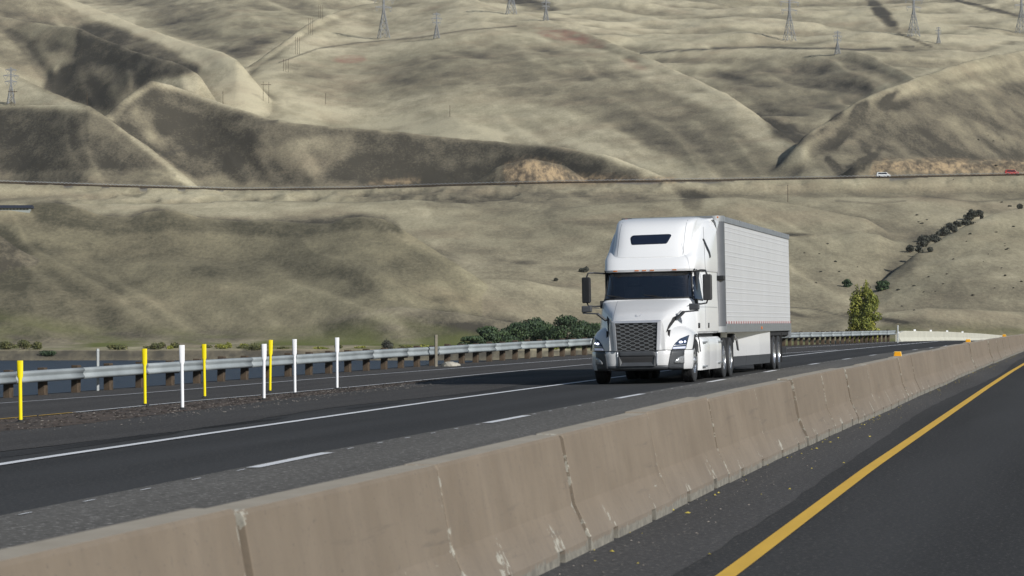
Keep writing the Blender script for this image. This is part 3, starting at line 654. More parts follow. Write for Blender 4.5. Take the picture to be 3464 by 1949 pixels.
# trailer
TF, TR = 6.10, 22.10; body_p = []
c = 1.44; zp = []
ribs = np.linspace(1.62, 3.80, 8)
pf = [(1.290, 1.42)]
for r_ in ribs:
    for q_ in (r_ - .053, r_ + .053): pf += [(1.290, q_ - .020), (1.2945, q_ - .009), (1.2945, q_ + .009), (1.290, q_ + .020)]
pf += [(1.290, 3.96)]; pf = sorted(pf, key=lambda t: t[1]); bs = np.linspace(TF + .30, TR, 40)
tb = MB(); tb.box((-1.285, TF + .25, 1.17), (1.285, TR, 4.085)); arc = [(1.285 - .28 + .28 * math.cos(t), TF + .30 - .28 * math.sin(t)) for t in np.linspace(0, math.pi / 2, 9)]
tb.add([(x, y, z) for z in (1.17, 4.085) for x, y in [(-p[0], p[1]) for p in arc] + [(p[0], p[1]) for p in arc[::-1]]], [tuple(range(18)), tuple(range(35, 17, -1))] + [(i, i + 1, i + 19, i + 18) for i in range(17)])
tro = tb.build('trailer_body', M['rail_grey'], truck)
for s_ in (-1, 1):
    rows_t = [[(s_ * x, b_, z) for x, z in pf] for b_ in bs]; v, f = grid(rows_t); pnl = body('side_panel', v, f, M['trailer'], tro, smooth=True, auto=20)
    m = MB(); cr = [(1.300 - .30 + .30 * math.cos(t), TF + .32 - .30 * math.sin(t)) for t in np.linspace(-.12, math.pi / 2, 12)]
    for z0_, z1_, k in ((1.30, 3.98, 1.0),): m.add([(s_ * x, y, z) for z in (z0_, z1_) for x, y in cr], [(i, i + 1, i + 13, i + 12) for i in range(11)])
    m.build('corner_post', M['post_steel'], tro, smooth=True)
    m = MB(); m.box((s_ * 1.20 - .09, TF + .02, 2.48), (s_ * 1.20 + .11, TF + .25, 2.60)); m.build('hose_clamp', M['black'], tro, bevel=.02)
    m = MB()
    for z0_, z1_ in ((1.16, 1.31), (3.97, 4.12)): m.add([(s_ * (1 + (x * .006)) * x, y - .006, z) for z in (z0_, z1_) for x, y in cr] + [(s_ * .9, TF + .3, z1_)], [(i, i + 1, i + 13, i + 12) for i in range(11)])
    m.build('corner_casting', M['chrome'] if False else M['alu'], tro, smooth=True)
    x0_, x1_ = sorted((s_ * 1.27, s_ * 1.318)); m = MB(); m.box((x0_, TF + .3, 3.955), (x1_, TR + .01, 4.10)); m.build('roof_rail', M['rail_grey'], tro, bevel=.008)
    m = MB(); m.box((x0_, TF + .3, 1.15), (x1_, TR + .01, 1.37)); fr_ = m.build('floor_rail', M['alu'], tro, bevel=.006)
    m = MB(); [m.box((s_ * 1.3185 - .002, b_, zz), (s_ * 1.3185 + .002, b_ + .02, zz + .02)) for b_ in np.arange(TF + .5, TR, .22) for zz in (1.335, 1.20)]; m.build('rivets', M['rail_grey'], fr_)['kind'] = 'stuff'
    m = MB(); xx = s_ * 1.306; m.box((xx - .004, TF + .36, 1.375), (xx + .004, TR - .05, 1.438)); m.build('reflective_tape', M['tape'], tro)
    m = MB(); m.box((s_ * 1.33 - .014, 14.0, 1.215), (s_ * 1.33 + .014, 14.14, 1.29)); m.build('side_marker', M['orange_lens'], tro, bevel=.006)
    for b_ in (9.5, 13.5, 17.5): m = MB(); m.box((s_ * 1.325 - .01, b_, 4.06), (s_ * 1.325 + .01, b_ + .10, 4.105)); m.build('roof_marker', M['orange_lens'] if False else M['alu'], tro)
    # aerodynamic skirt under the trailer
    for i, (b0, b1) in enumerate([(8.75, 10.3), (10.32, 12.4), (12.42, 14.5), (14.52, 16.6)]):
        A_ = lambda b: 1.27 - .42 * max(0, (15.6 - b) / 6.85) ** 1.0
        m = MB(); m.hexa([(s_ * (A_(b0) - .02), b0, .47), (s_ * A_(b0), b0, .47), (s_ * A_(b1), b1, .47), (s_ * (A_(b1) - .02), b1, .47), (s_ * (A_(b0) - .02), b0, 1.16), (s_ * A_(b0), b0, 1.16), (s_ * A_(b1), b1, 1.16), (s_ * (A_(b1) - .02), b1, 1.16)]); p_ = m.build('trailer_skirt', M['white'], truck)
        m = MB(); m.hexa([(s_ * (A_(b0) - .04), b0, .24), (s_ * (A_(b0) - .02), b0, .24), (s_ * (A_(b1) - .02), b1, .24), (s_ * (A_(b1) - .04), b1, .24), (s_ * (A_(b0) - .004), b0, .50), (s_ * (A_(b0) + .006), b0, .50), (s_ * (A_(b1) + .006), b1, .50), (s_ * (A_(b1) - .004), b1, .50)]); m.build('rubber_edge', M['greyplastic'], p_)
    m = MB(); m.tube([(s_ * 1.18, 8.9, 1.10), (s_ * 1.24, 8.9, .92), (s_ * 1.26, 8.95, .70), (s_ * 1.26, 9.12, .68), (s_ * 1.22, 9.15, 1.0)], .022, 6); m.box((s_ * 1.1 - .08, 8.7, .88), (s_ * 1.1 + .08, 8.9, 1.12)); m.build('landing_gear_crank', M['black'], truck)
    m = MB(); m.box((s_ * .55 - .07, 9.0, .35), (s_ * .55 + .07, 9.15, 1.15)); m.build('landing_leg', M['rubber'], truck)
m = MB(); m.box((-.55, 6.3, 1.0), (.55, 21.5, 1.16)); m.box((-1.25, 16.8, 1.02), (1.25, 21.9, 1.16)); m.box((-.6, 17.2, .70), (.6, 19.6, 1.02)); m.box((-1.0, 17.68, .44), (1.0, 17.82, .58)); m.box((-1.0, 18.93, .44), (1.0, 19.07, .58)); m.build('underframe', M['rubber'], truck)
m = MB(); m.box((-1.15, TR - .06, .50), (1.15, TR + .04, .62)); m.box((-.6, TR - .05, .6), (-.5, TR, 1.15)); m.box((.5, TR - .05, .6), (.6, TR, 1.15)); m.build('rear_guard', M['greyplastic'], truck)
m = MB(); m.box((-1.31, TR - .25, .95), (1.31, TR + .02, 1.15)); m.build('rear_sill', M['rail_grey'], truck)
m = MB(); m.box((-1.0, 5.52, 1.75), (1.0, TF - .0, 3.90)); m.build('refrigeration_unit', M['interior_grey'], truck, bevel=.06)
m = MB(); m.box((-1.29, TF + .0, 4.03), (1.05, TF + .12, 4.118)); m.build('front_top_rail', M['alu'], tro)
m = MB(); m.box((-1.28, TF - .01, 4.045), (-1.02, TF - .004, 4.11)); m.build('marker_panel', M['black'], tro)
for x in (-1.16, 1.16): m = MB(); m.box((x - .03, TF - .03 if x < 0 else TF + .05, 4.06), (x + .03, TF - .01 if x < 0 else TF + .07, 4.10)); m.build('marker_lamp', M['red'] if x < 0 else M['orange_lens'], tro, bevel=.005)
# ------------------------------------------------------------------ far terrain (a height field that fans out from the road)
FO, HO, CO = 7211.0, 829.6, 1287.5            # the same camera in the 2575 px wide picture
def vnoise(x, y, seed=0):
    xi = np.floor(x).astype(np.int64); yi = np.floor(y).astype(np.int64); xf = x - xi; yf = y - yi
    def h(i, j):
        n = (i * 374761393 + j * 668265263 + seed * 974711) & 0x7fffffff
        n = ((n ^ (n >> 13)) * 1274126177) & 0x7fffffff; n = n ^ (n >> 16)
        return (n & 0xffff) / 65535.0
    u = xf * xf * (3 - 2 * xf); v = yf * yf * (3 - 2 * yf)
    return (h(xi, yi) * (1 - u) + h(xi + 1, yi) * u) * (1 - v) + (h(xi, yi + 1) * (1 - u) + h(xi + 1, yi + 1) * u) * v
def fbm(x, y, o=5, seed=0, g=0.5):
    r = 0; a = 1; t = 0
    for i in range(o): r = r + a * (vnoise(x, y, seed + i) - .5); t += a; a *= g; x = x * 2.03 + 11.7; y = y * 2.03 + 5.3
    return r / t * 2
def ridged(x, y, o=4, seed=0):
    r = 0; a = 1; t = 0
    for i in range(o): r = r + a * (1 - np.abs(2 * vnoise(x, y, seed + i) - 1) * 2); t += a; a *= .5; x = x * 2.1 + 3.1; y = y * 2.1 + 7.7
    return r / t

NU, ND = 780, 700
U = np.linspace(-.225, .225, NU); D = 650 * np.exp(np.linspace(0, math.log(7000 / 650.0), ND))
PX = CO + FO * U                              # picture column of every fan column
u2, d2 = np.meshgrid(U, D); px2 = CO + FO * u2; Xw = u2 * d2; Yw = d2
base = np.interp(d2, [650, 656, 662, 700, 800, 900, 1000, 1100, 1165, 1180, 1200, 1300, 1500, 7000], [-8, -7, -4.6, -3.6, 3.3, 17.0, 32, 48, 57, 58.5, 59, 63, 72, 80])
# right-hand side: the toe climbs earlier
H = [base + 1.6 * fbm(Xw / 45, Yw / 60, 4, 3) * np.clip((d2 - 690) / 90, 0, 1)]
def layer(cx_, cy_, cd, slope, back=0.25, r=25, jit=0.0, seed=1, gully=0.0, gw=70, smo=45, bd=.12):
    """ridge whose crest is given by (column, row) in the picture and its distance"""
    yc = np.interp(PX, cx_, cy_) + 1.6 * np.clip(cx_[0] - PX, 0, None) * (cx_[0] > -200) + 1.6 * np.clip(PX - cx_[-1], 0, None) * (cx_[-1] < 2700); dc = np.interp(PX, *cd) if isinstance(cd, tuple) else np.full(NU, float(cd))
    k = 60; ker = np.hanning(2 * k + 1); ker /= ker.sum(); dc = np.convolve(np.pad(dc, k, 'edge'), ker, 'valid'); yc = np.convolve(np.pad(yc, 3, 'edge'), np.hanning(7) / np.hanning(7).sum(), 'valid')
    zc = (HO - yc) / FO * dc; q = d2 - dc[None, :]
    sm = np.sqrt(q * q + r * r) - r
    kw = np.hanning(2 * smo + 1); kw /= kw.sum(); zs = np.convolve(np.pad(zc, smo, 'edge'), kw, 'valid')
    bl = np.clip(-q / (np.clip(dc, 600, 2500)[None, :] * bd), 0, 1); bl = bl * bl * (3 - 2 * bl)
    zc = zc[None, :] * (1 - bl) + np.minimum(zs, zs * 0 + 1e9)[None, :] * bl
    h = zc - np.where(q < 0, slope * sm, back * sm)
    t = np.clip(-q / 60, 0, 1)                # gullies start a little below the crest
    if gully:
        wx = Xw + 30 * fbm(Xw / 160, Yw / 160, 2, seed + 5) + (Yw - dc[None, :]) * .35
        h = h - gully * t * (1 - ridged(wx / gw, Yw / 420, 3, seed)) * .5
    if jit: h = h + jit * fbm(Xw / 130, Yw / 130, 4, seed + 9) * np.clip(-q / 50, .15, 1)
    return h
L = []
# lower dark hill on the left, beside the river
L.append(layer([-300, 0, 60, 100, 140, 190, 250, 330, 365, 420, 460, 500, 545, 600, 680, 760, 830, 870, 910, 960, 990, 1040, 1120, 1200, 1300],
               [500, 512, 512, 509, 509, 520, 541, 546, 532, 526, 533, 546, 551, 555, 553, 560, 562, 548, 544, 549, 562, 595, 645, 700, 790], ([-300, 0, 500, 1000, 1300], [890, 900, 910, 890, 800]), .20, .45, 9, 2.2, 21, 7, 60, bd=.035))
L.append(layer([-300, -60, 0, 40, 90, 130, 180, 240], [560, 575, 590, 620, 650, 690, 760, 860], 815, .5, .1, 8, 5, 27, 14, 22))
# low rolling ground in the middle and on the right
L.append(layer([600, 780, 900, 1010, 1150, 1290, 1420, 1520, 1700], [860, 820, 790, 775, 785, 812, 845, 870, 900], 745, .22, .12, 10, 1.6, 31, 4, 30))
L.append(layer([900, 1050, 1180, 1320, 1450, 1600], [800, 735, 700, 705, 735, 800], 850, .15, .08, 14, 2.0, 33, 4, 40))
L.append(layer([1150, 1300, 1400, 1650, 1858, 2025, 2120, 2175, 2205, 2260, 2330], [640, 560, 530, 505, 497, 518, 537, 548, 566, 610, 680], ([1200, 1900, 2300], [1085, 1075, 1010]), .17, .22, 10, 1.4, 35, 4, 45))
L.append(layer([1850, 1950, 2050, 2148, 2210, 2260, 2330, 2400], [640, 606, 600, 588, 592, 620, 668, 740], 985, .16, .08, 9, 1.2, 37, 4, 40))
L.append(layer([2120, 2180, 2240, 2300, 2350, 2400, 2450, 2500, 2575, 2750], [800, 745, 690, 640, 612, 582, 556, 538, 522, 500], ([2100, 2350, 2600], [820, 930, 1000]), .17, .5, 10, 2.0, 41, 5, 60))
L.append(layer([2000, 2100, 2200, 2330, 2450, 2575, 2750], [850, 812, 790, 775, 780, 790, 800], 760, .15, .10, 12, 1.2, 43, 3, 40))
# first big hills above the highway
L.append(layer([-300, 0, 120, 190, 225, 262, 300, 380, 440, 500, 560], [258, 264, 266, 262, 266, 292, 318, 372, 420, 472, 540], ([-300, 0, 265, 500], [1400, 1385, 1300, 1205]), .36, .0, 6, 2.5, 51, 5, 80))
L.append(layer([-300, 0, 100, 180, 225, 262, 300], [60, 170, 222, 255, 268, 300, 360], ([-300, 0, 262], [1750, 1620, 1330]), .25, .55, 12, 2, 53, 3, 90))
L.append(layer([230, 262, 295, 330, 380, 430, 480, 560, 620, 680, 740, 800, 1000, 1200, 1400, 1520, 1600, 1680, 1760, 1850], [330, 292, 262, 235, 204, 214, 232, 262, 281, 299, 309, 315, 331, 352, 368, 388, 416, 450, 490, 540],
               ([262, 380, 480, 680, 800, 1200, 1600, 1760], [1330, 1520, 1500, 1400, 1420, 1400, 1260, 1215]), .40, -.02, 7, 3.0, 57, 11, 75))
# left, behind
L.append(layer([-300, 100, 180, 300, 420, 500, 560, 595, 620, 680], [-200, -50, 0, 42, 86, 117, 136, 152, 180, 250], ([-300, 180, 600, 700], [2500, 2250, 1850, 1700]), .27, .6, 14, 3, 61, 3, 120))
L.append(layer([-300, 0, 120, 200, 250, 330, 400, 460, 500, 560], [0, 40, 60, 72, 95, 128, 150, 165, 190, 280], ([-300, 200, 480], [2250, 1950, 1640]), .36, -.05, 12, 3, 63, 10, 130))
L.append(layer([-300, 250, 500, 700, 800, 1000, 1300], [-160, -60, -50, -40, -20, 20, 120], ([-300, 300, 1000], [3900, 3500, 3000]), .20, .2, 60, 5, 67, 14, 300))
# the long central hill
L.append(layer([520, 560, 600, 625, 660, 700, 740, 800, 900, 1000, 1150, 1200, 1260, 1350, 1450, 1540, 1620, 1750, 1850, 1950, 2000, 2060, 2110, 2200, 2300],
               [300, 215, 176, 166, 138, 112, 84, 48, 15, 0, -6, 2, 24, 47, 80, 108, 139, 200, 250, 322, 360, 408, 452, 540, 640],
               ([600, 700, 900, 1200, 1620, 2000, 2110, 2200], [1900, 2150, 2650, 2500, 1950, 1430, 1225, 1150]), .195, .5, 18, 2.0, 71, 5, 190))
# right-hand side, far to near
L.append(layer([-300, 900, 1200, 1700, 2200, 2750], [-200, -200, -190, -190, -190, -190], 5200, .19, .1, 100, 12, 73, 22, 520))
L.append(layer([1250, 1450, 1700, 1950, 2100, 2200, 2300, 2400, 2500], [-40, -30, -30, 20, 60, 95, 125, 160, 220], ([1250, 2500], [3900, 3000]), .20, .3, 60, 5, 79, 14, 300))
L.append(layer([1400, 1560, 1620, 1720, 1900, 2080, 2155, 2200, 2290, 2360, 2440], [160, 138, 132, 125, 121, 124, 128, 145, 188, 235, 300], ([1500, 2160, 2440], [2500, 2350, 1800]), .20, .0, 10, 5, 83, 14, 130))
L.append(layer([2090, 2160, 2300, 2350, 2410, 2500], [165, 126, 112, 128, 156, 210], 2800, .16, .3, 14, 3, 87, 4, 120))
L.append(layer([1940, 1990, 2020, 2060, 2100, 2150, 2200, 2300, 2400, 2500, 2575, 2750], [440, 380, 343, 316, 292, 258, 235, 198, 166, 142, 129, 105], ([1940, 2020, 2200, 2575, 2750], [1290, 1370, 1500, 1900, 2100]), .25, .5, 14, 2, 91, 9, 150))
L.append(layer([2060, 2100, 2150, 2260, 2400, 2575, 2750], [500, 450, 412, 398, 402, 408, 400], 1250, .75, -.02, 4, 1.5, 95, 7, 12))
L.append(layer([1180, 1250, 1330, 1420, 1500], [470, 420, 398, 418, 470], 1225, .8, -.02, 4, 1.5, 97, 7, 12))
allH = np.stack(H + L); kk = 1.1
mx = allH.max(0); Hf = mx + kk * np.log(np.exp((allH - mx) / kk).sum(0)) * .9
win = allH.argmax(0)
Hf = Hf + .45 * fbm(Xw / 22, Yw / 26, 4, 101) * np.clip((d2 - 700) / 300, .15, 1.6) + 3 * fbm(Xw / 260, Yw / 260, 3, 111) * np.clip((d2 - 1300) / 900, 0, 1)
# the bench of the far highway
hwy_d = np.interp(PX, [-400, 0, 600, 1000, 1400, 2000, 2575, 3000], [1150, 1160, 1185, 1190, 1180, 1178, 1172, 1165])
hwy_y = np.interp(PX, [-400, 0, 280, 600, 900, 1100, 1400, 1800, 2100, 2575, 3000], [452, 461, 470, 479, 476, 469, 461, 455, 450, 441, 432])
hwy_z = (HO - hwy_y) / FO * hwy_d
q = d2 - hwy_d[None, :]; wgt = np.clip((26 - np.abs(q)) / 15, 0, 1); Hf = Hf * (1 - wgt) + (hwy_z[None, :] - .4) * wgt
Hf = np.where((q < -8) & (q > -70), np.minimum(Hf, hwy_z[None, :] - 1.2 - (-q - 8) * .165 + 2.4 * fbm(Xw / 9, Yw / 16, 3, 5) * np.clip((q + 70) / 25, 0, 1)), Hf)
Hf = np.where(d2 <= 657, -7 - (657 - d2) * .3, Hf)
river_side = np.clip((u2 - .040) / .02, 0, 1); Hf = np.where(d2 < 662, Hf * (1 - river_side) + -4.4 * river_side, Hf)
rows_px = HO - FO * Hf / d2; vis = np.minimum.accumulate(rows_px, axis=0)
def on_ground(xo, yo):
    """world point of the terrain seen at a picture position"""
    i = int(round((((xo - CO) / FO) + .225) / .45 * (NU - 1))); i = min(max(i, 0), NU - 1)
    j = int(np.argmax(vis[:, i] <= yo)); return Vector((U[i] * D[j], D[j], Hf[j, i]))
def surf_z(x, y):
    u = x / y; i = (u + .225) / .45 * (NU - 1); j = math.log(y / 650.0) / math.log(7000 / 650.0) * (ND - 1)
    i = min(max(i, 0), NU - 1.001); j = min(max(j, 0), ND - 1.001); a, b = int(i), int(j); fi, fj = i - a, j - b
    return float((Hf[b, a] * (1 - fi) + Hf[b, a + 1] * fi) * (1 - fj) + (Hf[b + 1, a] * (1 - fi) + Hf[b + 1, a + 1] * fi) * fj)

# vegetation and painted hill shade: sage and dark grass hold on to the steep, shaded and gullied ground
gy, gx = np.gradient(Hf); dx = np.gradient(Xw, axis=1); dy = np.gradient(Yw, axis=0)
sx = gx / dx; sy = (gy - sx * np.gradient(Xw, axis=0)) / dy
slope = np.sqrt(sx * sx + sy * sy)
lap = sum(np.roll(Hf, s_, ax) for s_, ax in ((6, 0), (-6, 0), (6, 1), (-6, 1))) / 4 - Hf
veg_shade = np.clip((slope - .24) / .28, 0, 1) * .75 + np.clip(lap / 3.0, -.15, .5) + np.clip(sx * .9, -.2, .45)
veg_shade += .85 * fbm(Xw / 150, Yw / 75, 5, 131, .6) + .35 * fbm(Xw / 26, Yw / 7, 4, 141, .6)
# grass and sage mixed with painted hill light and shade: bright cured grass (0) to dark sage and bare soil (1), drawn as patches over the hillsides
GW, GH, GS = 560, 200, 5.0
cover_shade = np.full((GH, GW), .30); gxx, gyy = np.meshgrid((np.arange(GW) + .5) * GS - 100, (np.arange(GH) + .5) * GS - 60)
def inside(poly):
    c = np.zeros(gxx.shape, bool); n = len(poly); j = n - 1
    for i in range(n):
        (xi, yi), (xj, yj) = poly[i], poly[j]
        c ^= ((yi > gyy) != (yj > gyy)) & (gxx < (xj - xi) * (gyy - yi) / ((yj - yi) + 1e-9) + xi); j = i
    return c.astype(float)
def blur(a, k):
    for _ in range(k): p = np.pad(a, 1, 'edge'); a = (p[1:-1, 1:-1] * 2 + p[:-2, 1:-1] + p[2:, 1:-1] + p[1:-1, :-2] + p[1:-1, 2:]) / 6
    return a
COVER_SHADE = [(.20, 3, [(1200, -60), (2700, -60), (2700, 130), (1560, 130)]), (.42, 3, [(250, -60), (1000, -60), (830, 10), (760, 50), (700, 80), (600, 140), (560, 130), (420, 85), (280, 0)]), (.62, 5, [(330, 0), (500, 20), (560, 90), (430, 75)]), (.70, 3, [(560, 118), (640, 90), (780, 62), (640, 140), (600, 150)]),
    (.45, 3, [(-100, -60), (150, -60), (240, 40), (300, 85), (200, 95), (100, 170), (-100, 170)]), (.02, 2, [(120, -60), (180, 0), (300, 40), (420, 85), (560, 133), (600, 165), (640, 190), (560, 190), (500, 168), (430, 128), (330, 76), (240, 45), (120, 0)]),
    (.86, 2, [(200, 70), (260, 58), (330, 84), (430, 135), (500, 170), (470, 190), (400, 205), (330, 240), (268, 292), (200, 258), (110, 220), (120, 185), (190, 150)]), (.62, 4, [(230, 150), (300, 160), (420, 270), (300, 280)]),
    (.04, 1, [(-100, 172), (0, 172), (100, 222), (180, 255), (262, 292), (225, 272), (100, 266), (-100, 262)]), (.76, 2, [(-100, 268), (225, 274), (270, 302), (380, 382), (470, 470), (-100, 470)]), (.42, 2, [(-100, 432), (420, 432), (470, 470), (-100, 470)]),
    (.06, 1, [(255, 285), (275, 290), (300, 315), (390, 378), (450, 425), (530, 475), (470, 475), (380, 392), (290, 318)]), (.24, 4, [(620, 190), (660, 140), (740, 90), (800, 50), (900, 10), (1200, -60), (1350, 50), (1560, 115), (1700, 180), (1850, 250), (2000, 360), (2100, 455), (1700, 455), (1400, 350), (700, 215)]),
    (.10, 3, [(640, 190), (740, 110), (900, 30), (1200, 20), (1300, 60), (1100, 90), (900, 110), (760, 160), (700, 215)]), (.56, 6, [(900, 180), (1050, 140), (1250, 120), (1450, 130), (1600, 190), (1750, 260), (1900, 350), (2060, 448), (1850, 448), (1700, 400), (1560, 330), (1400, 270), (1200, 245), (1050, 245)]), (.66, 4, [(1500, 290), (1620, 280), (1980, 430), (1860, 440), (1640, 370)]),
    (.03, 3, [(275, 292), (335, 232), (385, 200), (480, 190), (560, 172), (640, 195), (760, 235), (1000, 285), (1400, 345), (1600, 395), (1740, 450), (1600, 412), (1400, 366), (1200, 352), (1000, 330), (800, 313), (680, 300), (560, 262), (480, 234), (385, 208)]),
    (.78, 1, [(272, 297), (330, 246), (385, 213), (480, 240), (560, 268), (680, 305), (800, 320), (1000, 336), (1200, 358), (1400, 374), (1520, 395), (1600, 425), (1640, 460), (1200, 470), (560, 475), (500, 460), (400, 392)]), (.55, 4, [(285, 300), (340, 265), (450, 280), (460, 350), (400, 375)]), (.60, 4, [(600, 400), (800, 340), (900, 340), (860, 460), (620, 460)]), (.58, 4, [(930, 430), (1250, 400), (1260, 460), (930, 465)]), (.25, 2, [(490, 452), (560, 440), (600, 470), (500, 474)]),
    (.34, 3, [(1620, 140), (1900, 128), (2160, 132), (2290, 190), (2060, 320), (2010, 350), (1900, 270), (1750, 195)]), (.60, 5, [(1760, 175), (2150, 175), (2200, 225), (2030, 320), (1900, 260)]), (.42, 3, [(2170, 130), (2300, 112), (2400, 160), (2280, 185)]),
    (.64, 2, [(2020, 350), (2150, 265), (2300, 205), (2700, 120), (2700, 450), (2110, 450), (2040, 400)]), (.22, 7, [(2120, 278), (2300, 200), (2700, 100), (2700, 190), (2400, 225), (2250, 262), (2120, 300)]), (.68, 2, [(2030, 345), (2100, 300), (2250, 236), (2240, 275), (2180, 330), (2230, 372), (2150, 450), (2060, 440), (2040, 370)]), (.5, 2, [(2120, 330), (2230, 275), (2200, 330), (2110, 385)]), (1.5, 0, [(2256, 226), (2246, 246), (2218, 268), (2228, 250)]), (1.5, 1, [(2150, 268), (2190, 254), (2180, 280), (2150, 306), (2136, 312)]), (1.4, 1, [(2085, 292), (2118, 280), (2108, 296), (2084, 304)]), (1.5, 1, [(2085, 366), (2128, 340), (2126, 352), (2098, 370)]), (1.6, 1, [(2222, 372), (2190, 404), (2130, 446), (2112, 440), (2170, 400)]), (1.5, 1, [(2070, 392), (2084, 396), (2110, 430), (2090, 430)]), (1.3, 1, [(2040, 340), (2086, 316), (2070, 334)]), (1.3, 1, [(2160, 356), (2194, 374), (2180, 386)]),
    (.98, 1, [(1905, 286), (1950, 290), (2000, 310), (2048, 345), (2020, 366), (1985, 362), (1940, 322)]), (.44, 6, [(-100, 470), (2700, 440), (2700, 870), (-100, 870)]), (.26, 2, [(-100, 478), (1050, 482), (1100, 560), (900, 540), (560, 552), (330, 540), (180, 510), (-100, 500)]), (.5, 3, [(850, 486), (1250, 478), (1240, 520), (900, 522)]),
    (.68, 4, [(-100, 530), (300, 560), (760, 580), (1000, 580), (1170, 660), (1060, 710), (800, 770), (600, 855), (-100, 855)]), (1.0, 2, [(60, 518), (140, 505), (240, 546), (330, 548), (400, 524), (480, 548), (560, 556), (760, 560), (900, 545), (1000, 562), (1010, 590), (900, 578), (760, 602), (560, 590), (420, 580), (300, 592), (100, 570)]), (.9, 3, [(-100, 560), (20, 575), (50, 610), (40, 650), (80, 690), (60, 730), (90, 780), (30, 800), (-100, 850)]),
    (.48, 8, [(300, 720), (700, 690), (900, 700), (700, 850), (300, 850)]), (.75, 3, [(1000, 790), (1100, 775), (1290, 800), (1310, 850), (1060, 855)]), (.72, 2, [(800, 810), (900, 792), (990, 815), (960, 850), (820, 845)]), (.66, 2, [(1080, 745), (1150, 738), (1180, 752), (1110, 765)]), (.95, 3, [(1690, 470), (1760, 478), (1830, 530), (1830, 560), (1760, 540)]), (.40, 4, [(1700, 500), (1860, 498), (2040, 520), (2190, 560), (2100, 590), (1990, 580), (1700, 560)]),
    (.55, 3, [(2150, 590), (2200, 565), (2280, 620), (2300, 660), (2200, 640)]), (.7, 3, [(2290, 590), (2440, 550), (2470, 560), (2350, 640), (2250, 700), (2230, 690)]), (.42, 6, [(2350, 560), (2700, 520), (2700, 720), (2300, 720)]), (.60, 3, [(1960, 790), (2120, 800), (2120, 838), (1960, 838)]), (.66, 2, [(2230, 800), (2560, 822), (2560, 840), (2210, 835)])]
for val, soft, poly in COVER_SHADE:
    mk = blur(inside(poly), soft); cover_shade = cover_shade * (1 - mk) + val * mk
cover_shade = blur(cover_shade, 1)
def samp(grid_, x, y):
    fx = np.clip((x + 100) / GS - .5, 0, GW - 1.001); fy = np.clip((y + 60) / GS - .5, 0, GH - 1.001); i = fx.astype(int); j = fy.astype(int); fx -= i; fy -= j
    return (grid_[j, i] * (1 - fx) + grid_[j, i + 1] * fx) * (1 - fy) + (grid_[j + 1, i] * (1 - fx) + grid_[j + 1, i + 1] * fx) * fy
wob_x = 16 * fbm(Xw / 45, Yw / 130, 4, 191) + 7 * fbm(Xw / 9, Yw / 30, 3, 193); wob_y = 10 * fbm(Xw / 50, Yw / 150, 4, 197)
veg_shade = samp(cover_shade, px2 + wob_x, rows_px + wob_y) + np.clip((slope - .30) * .35, 0, .15) + np.clip(lap / 4.0, -.08, .25) + .20 * fbm(Xw / 110, Yw / 240, 5, 131, .6) + .13 * fbm(Xw / 34, Yw / 95, 5, 137, .62) + .14 * fbm(Xw / 9, Yw / 26, 3, 139, .6)
# gully lines running down the faces
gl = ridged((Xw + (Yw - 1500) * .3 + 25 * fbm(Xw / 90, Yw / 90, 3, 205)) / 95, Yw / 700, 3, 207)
veg_shade += np.clip(.35 - gl, 0, 1) * .35 * np.isin(win, (9, 11, 13, 15, 20)) - np.clip(gl - .72, 0, 1) * .9 * np.isin(win, (15, 20, 11))
rk = np.zeros((GH, GW))
for poly in ([(2195, 404), (2300, 398), (2420, 402), (2700, 410), (2700, 434), (2185, 438)], [(1265, 415), (1335, 398), (1400, 412), (1440, 440), (1700, 446), (1700, 458), (1270, 460)], [(930, 462), (1040, 450), (1060, 458), (930, 468)]): rk = np.maximum(rk, blur(inside(poly), 1))
rock = samp(rk, px2 + wob_x * .5, rows_px + wob_y * .4) * (d2 < 1700) * (d2 > 1100)
rust = np.zeros_like(Hf)
def patch(arr, xo, yo, rx, ry, val, rot=0.0):
    """a patch of different ground colour centred where the picture shows it"""
    dx_, dy_ = px2 - xo, rows_px - yo; c_, s_ = math.cos(rot), math.sin(rot)
    e = ((dx_ * c_ + dy_ * s_) / rx) ** 2 + ((-dx_ * s_ + dy_ * c_) / ry) ** 2
    arr += val * np.clip(1.3 - e + .8 * fbm(Xw / 40, Yw / 40, 4, int(xo) % 97), 0, 1)
patch(rust, 1430, 92, 90, 16, .9, .22); patch(rust, 880, 150, 40, 10, .8); patch(rust, 1600, 165, 40, 10, .4, .4)
for p in [(1740, 505, 30, 24, .3, .6), (1190, 825, 60, 16, .3, 0), (1990, 590, 60, 5, .6, 0), (1950, 780, 90, 6, .5, .2), (2200, 800, 90, 6, .5, .15), (1340, 8, 60, 14, .7, .2), (2215, 30, 16, 70, .9, -.75), (2300, 100, 60, 4, .6, .4), (2480, 20, 110, 5, .7, .25), (560, 690, 120, 30, .15, 0), (1500, 560, 90, 10, .2, 0), (1320, 660, 40, 7, .35, 0), (1560, 500, 120, 12, .25, 0)]:
    patch(veg_shade, *p)
def track(pts, wdt, val, arr):
    yy = np.interp(PX, [p[0] for p in pts], [p[1] for p in pts], left=-9999, right=-9999)
    arr += val * np.clip(1.4 - np.abs(rows_px - yy[None, :]) / wdt, 0, 1)
tr = np.zeros_like(Hf); dk = np.zeros_like(Hf); dk += 1.1 * np.clip(1.6 - np.abs(d2 - 659.5) / 2.6, 0, 1) * np.clip(.75 + .9 * fbm(Xw / 3, Yw / 3, 3, 77), .2, 1.2)
track([(1610, 134), (1700, 127), (1800, 122), (1900, 118), (2000, 122), (2100, 122), (2160, 126), (2300, 118)], 2.6, 1, dk)
track([(700, 158), (800, 122), (900, 108), (1050, 95), (1180, 75), (1300, 66)], 1.8, .8, dk)
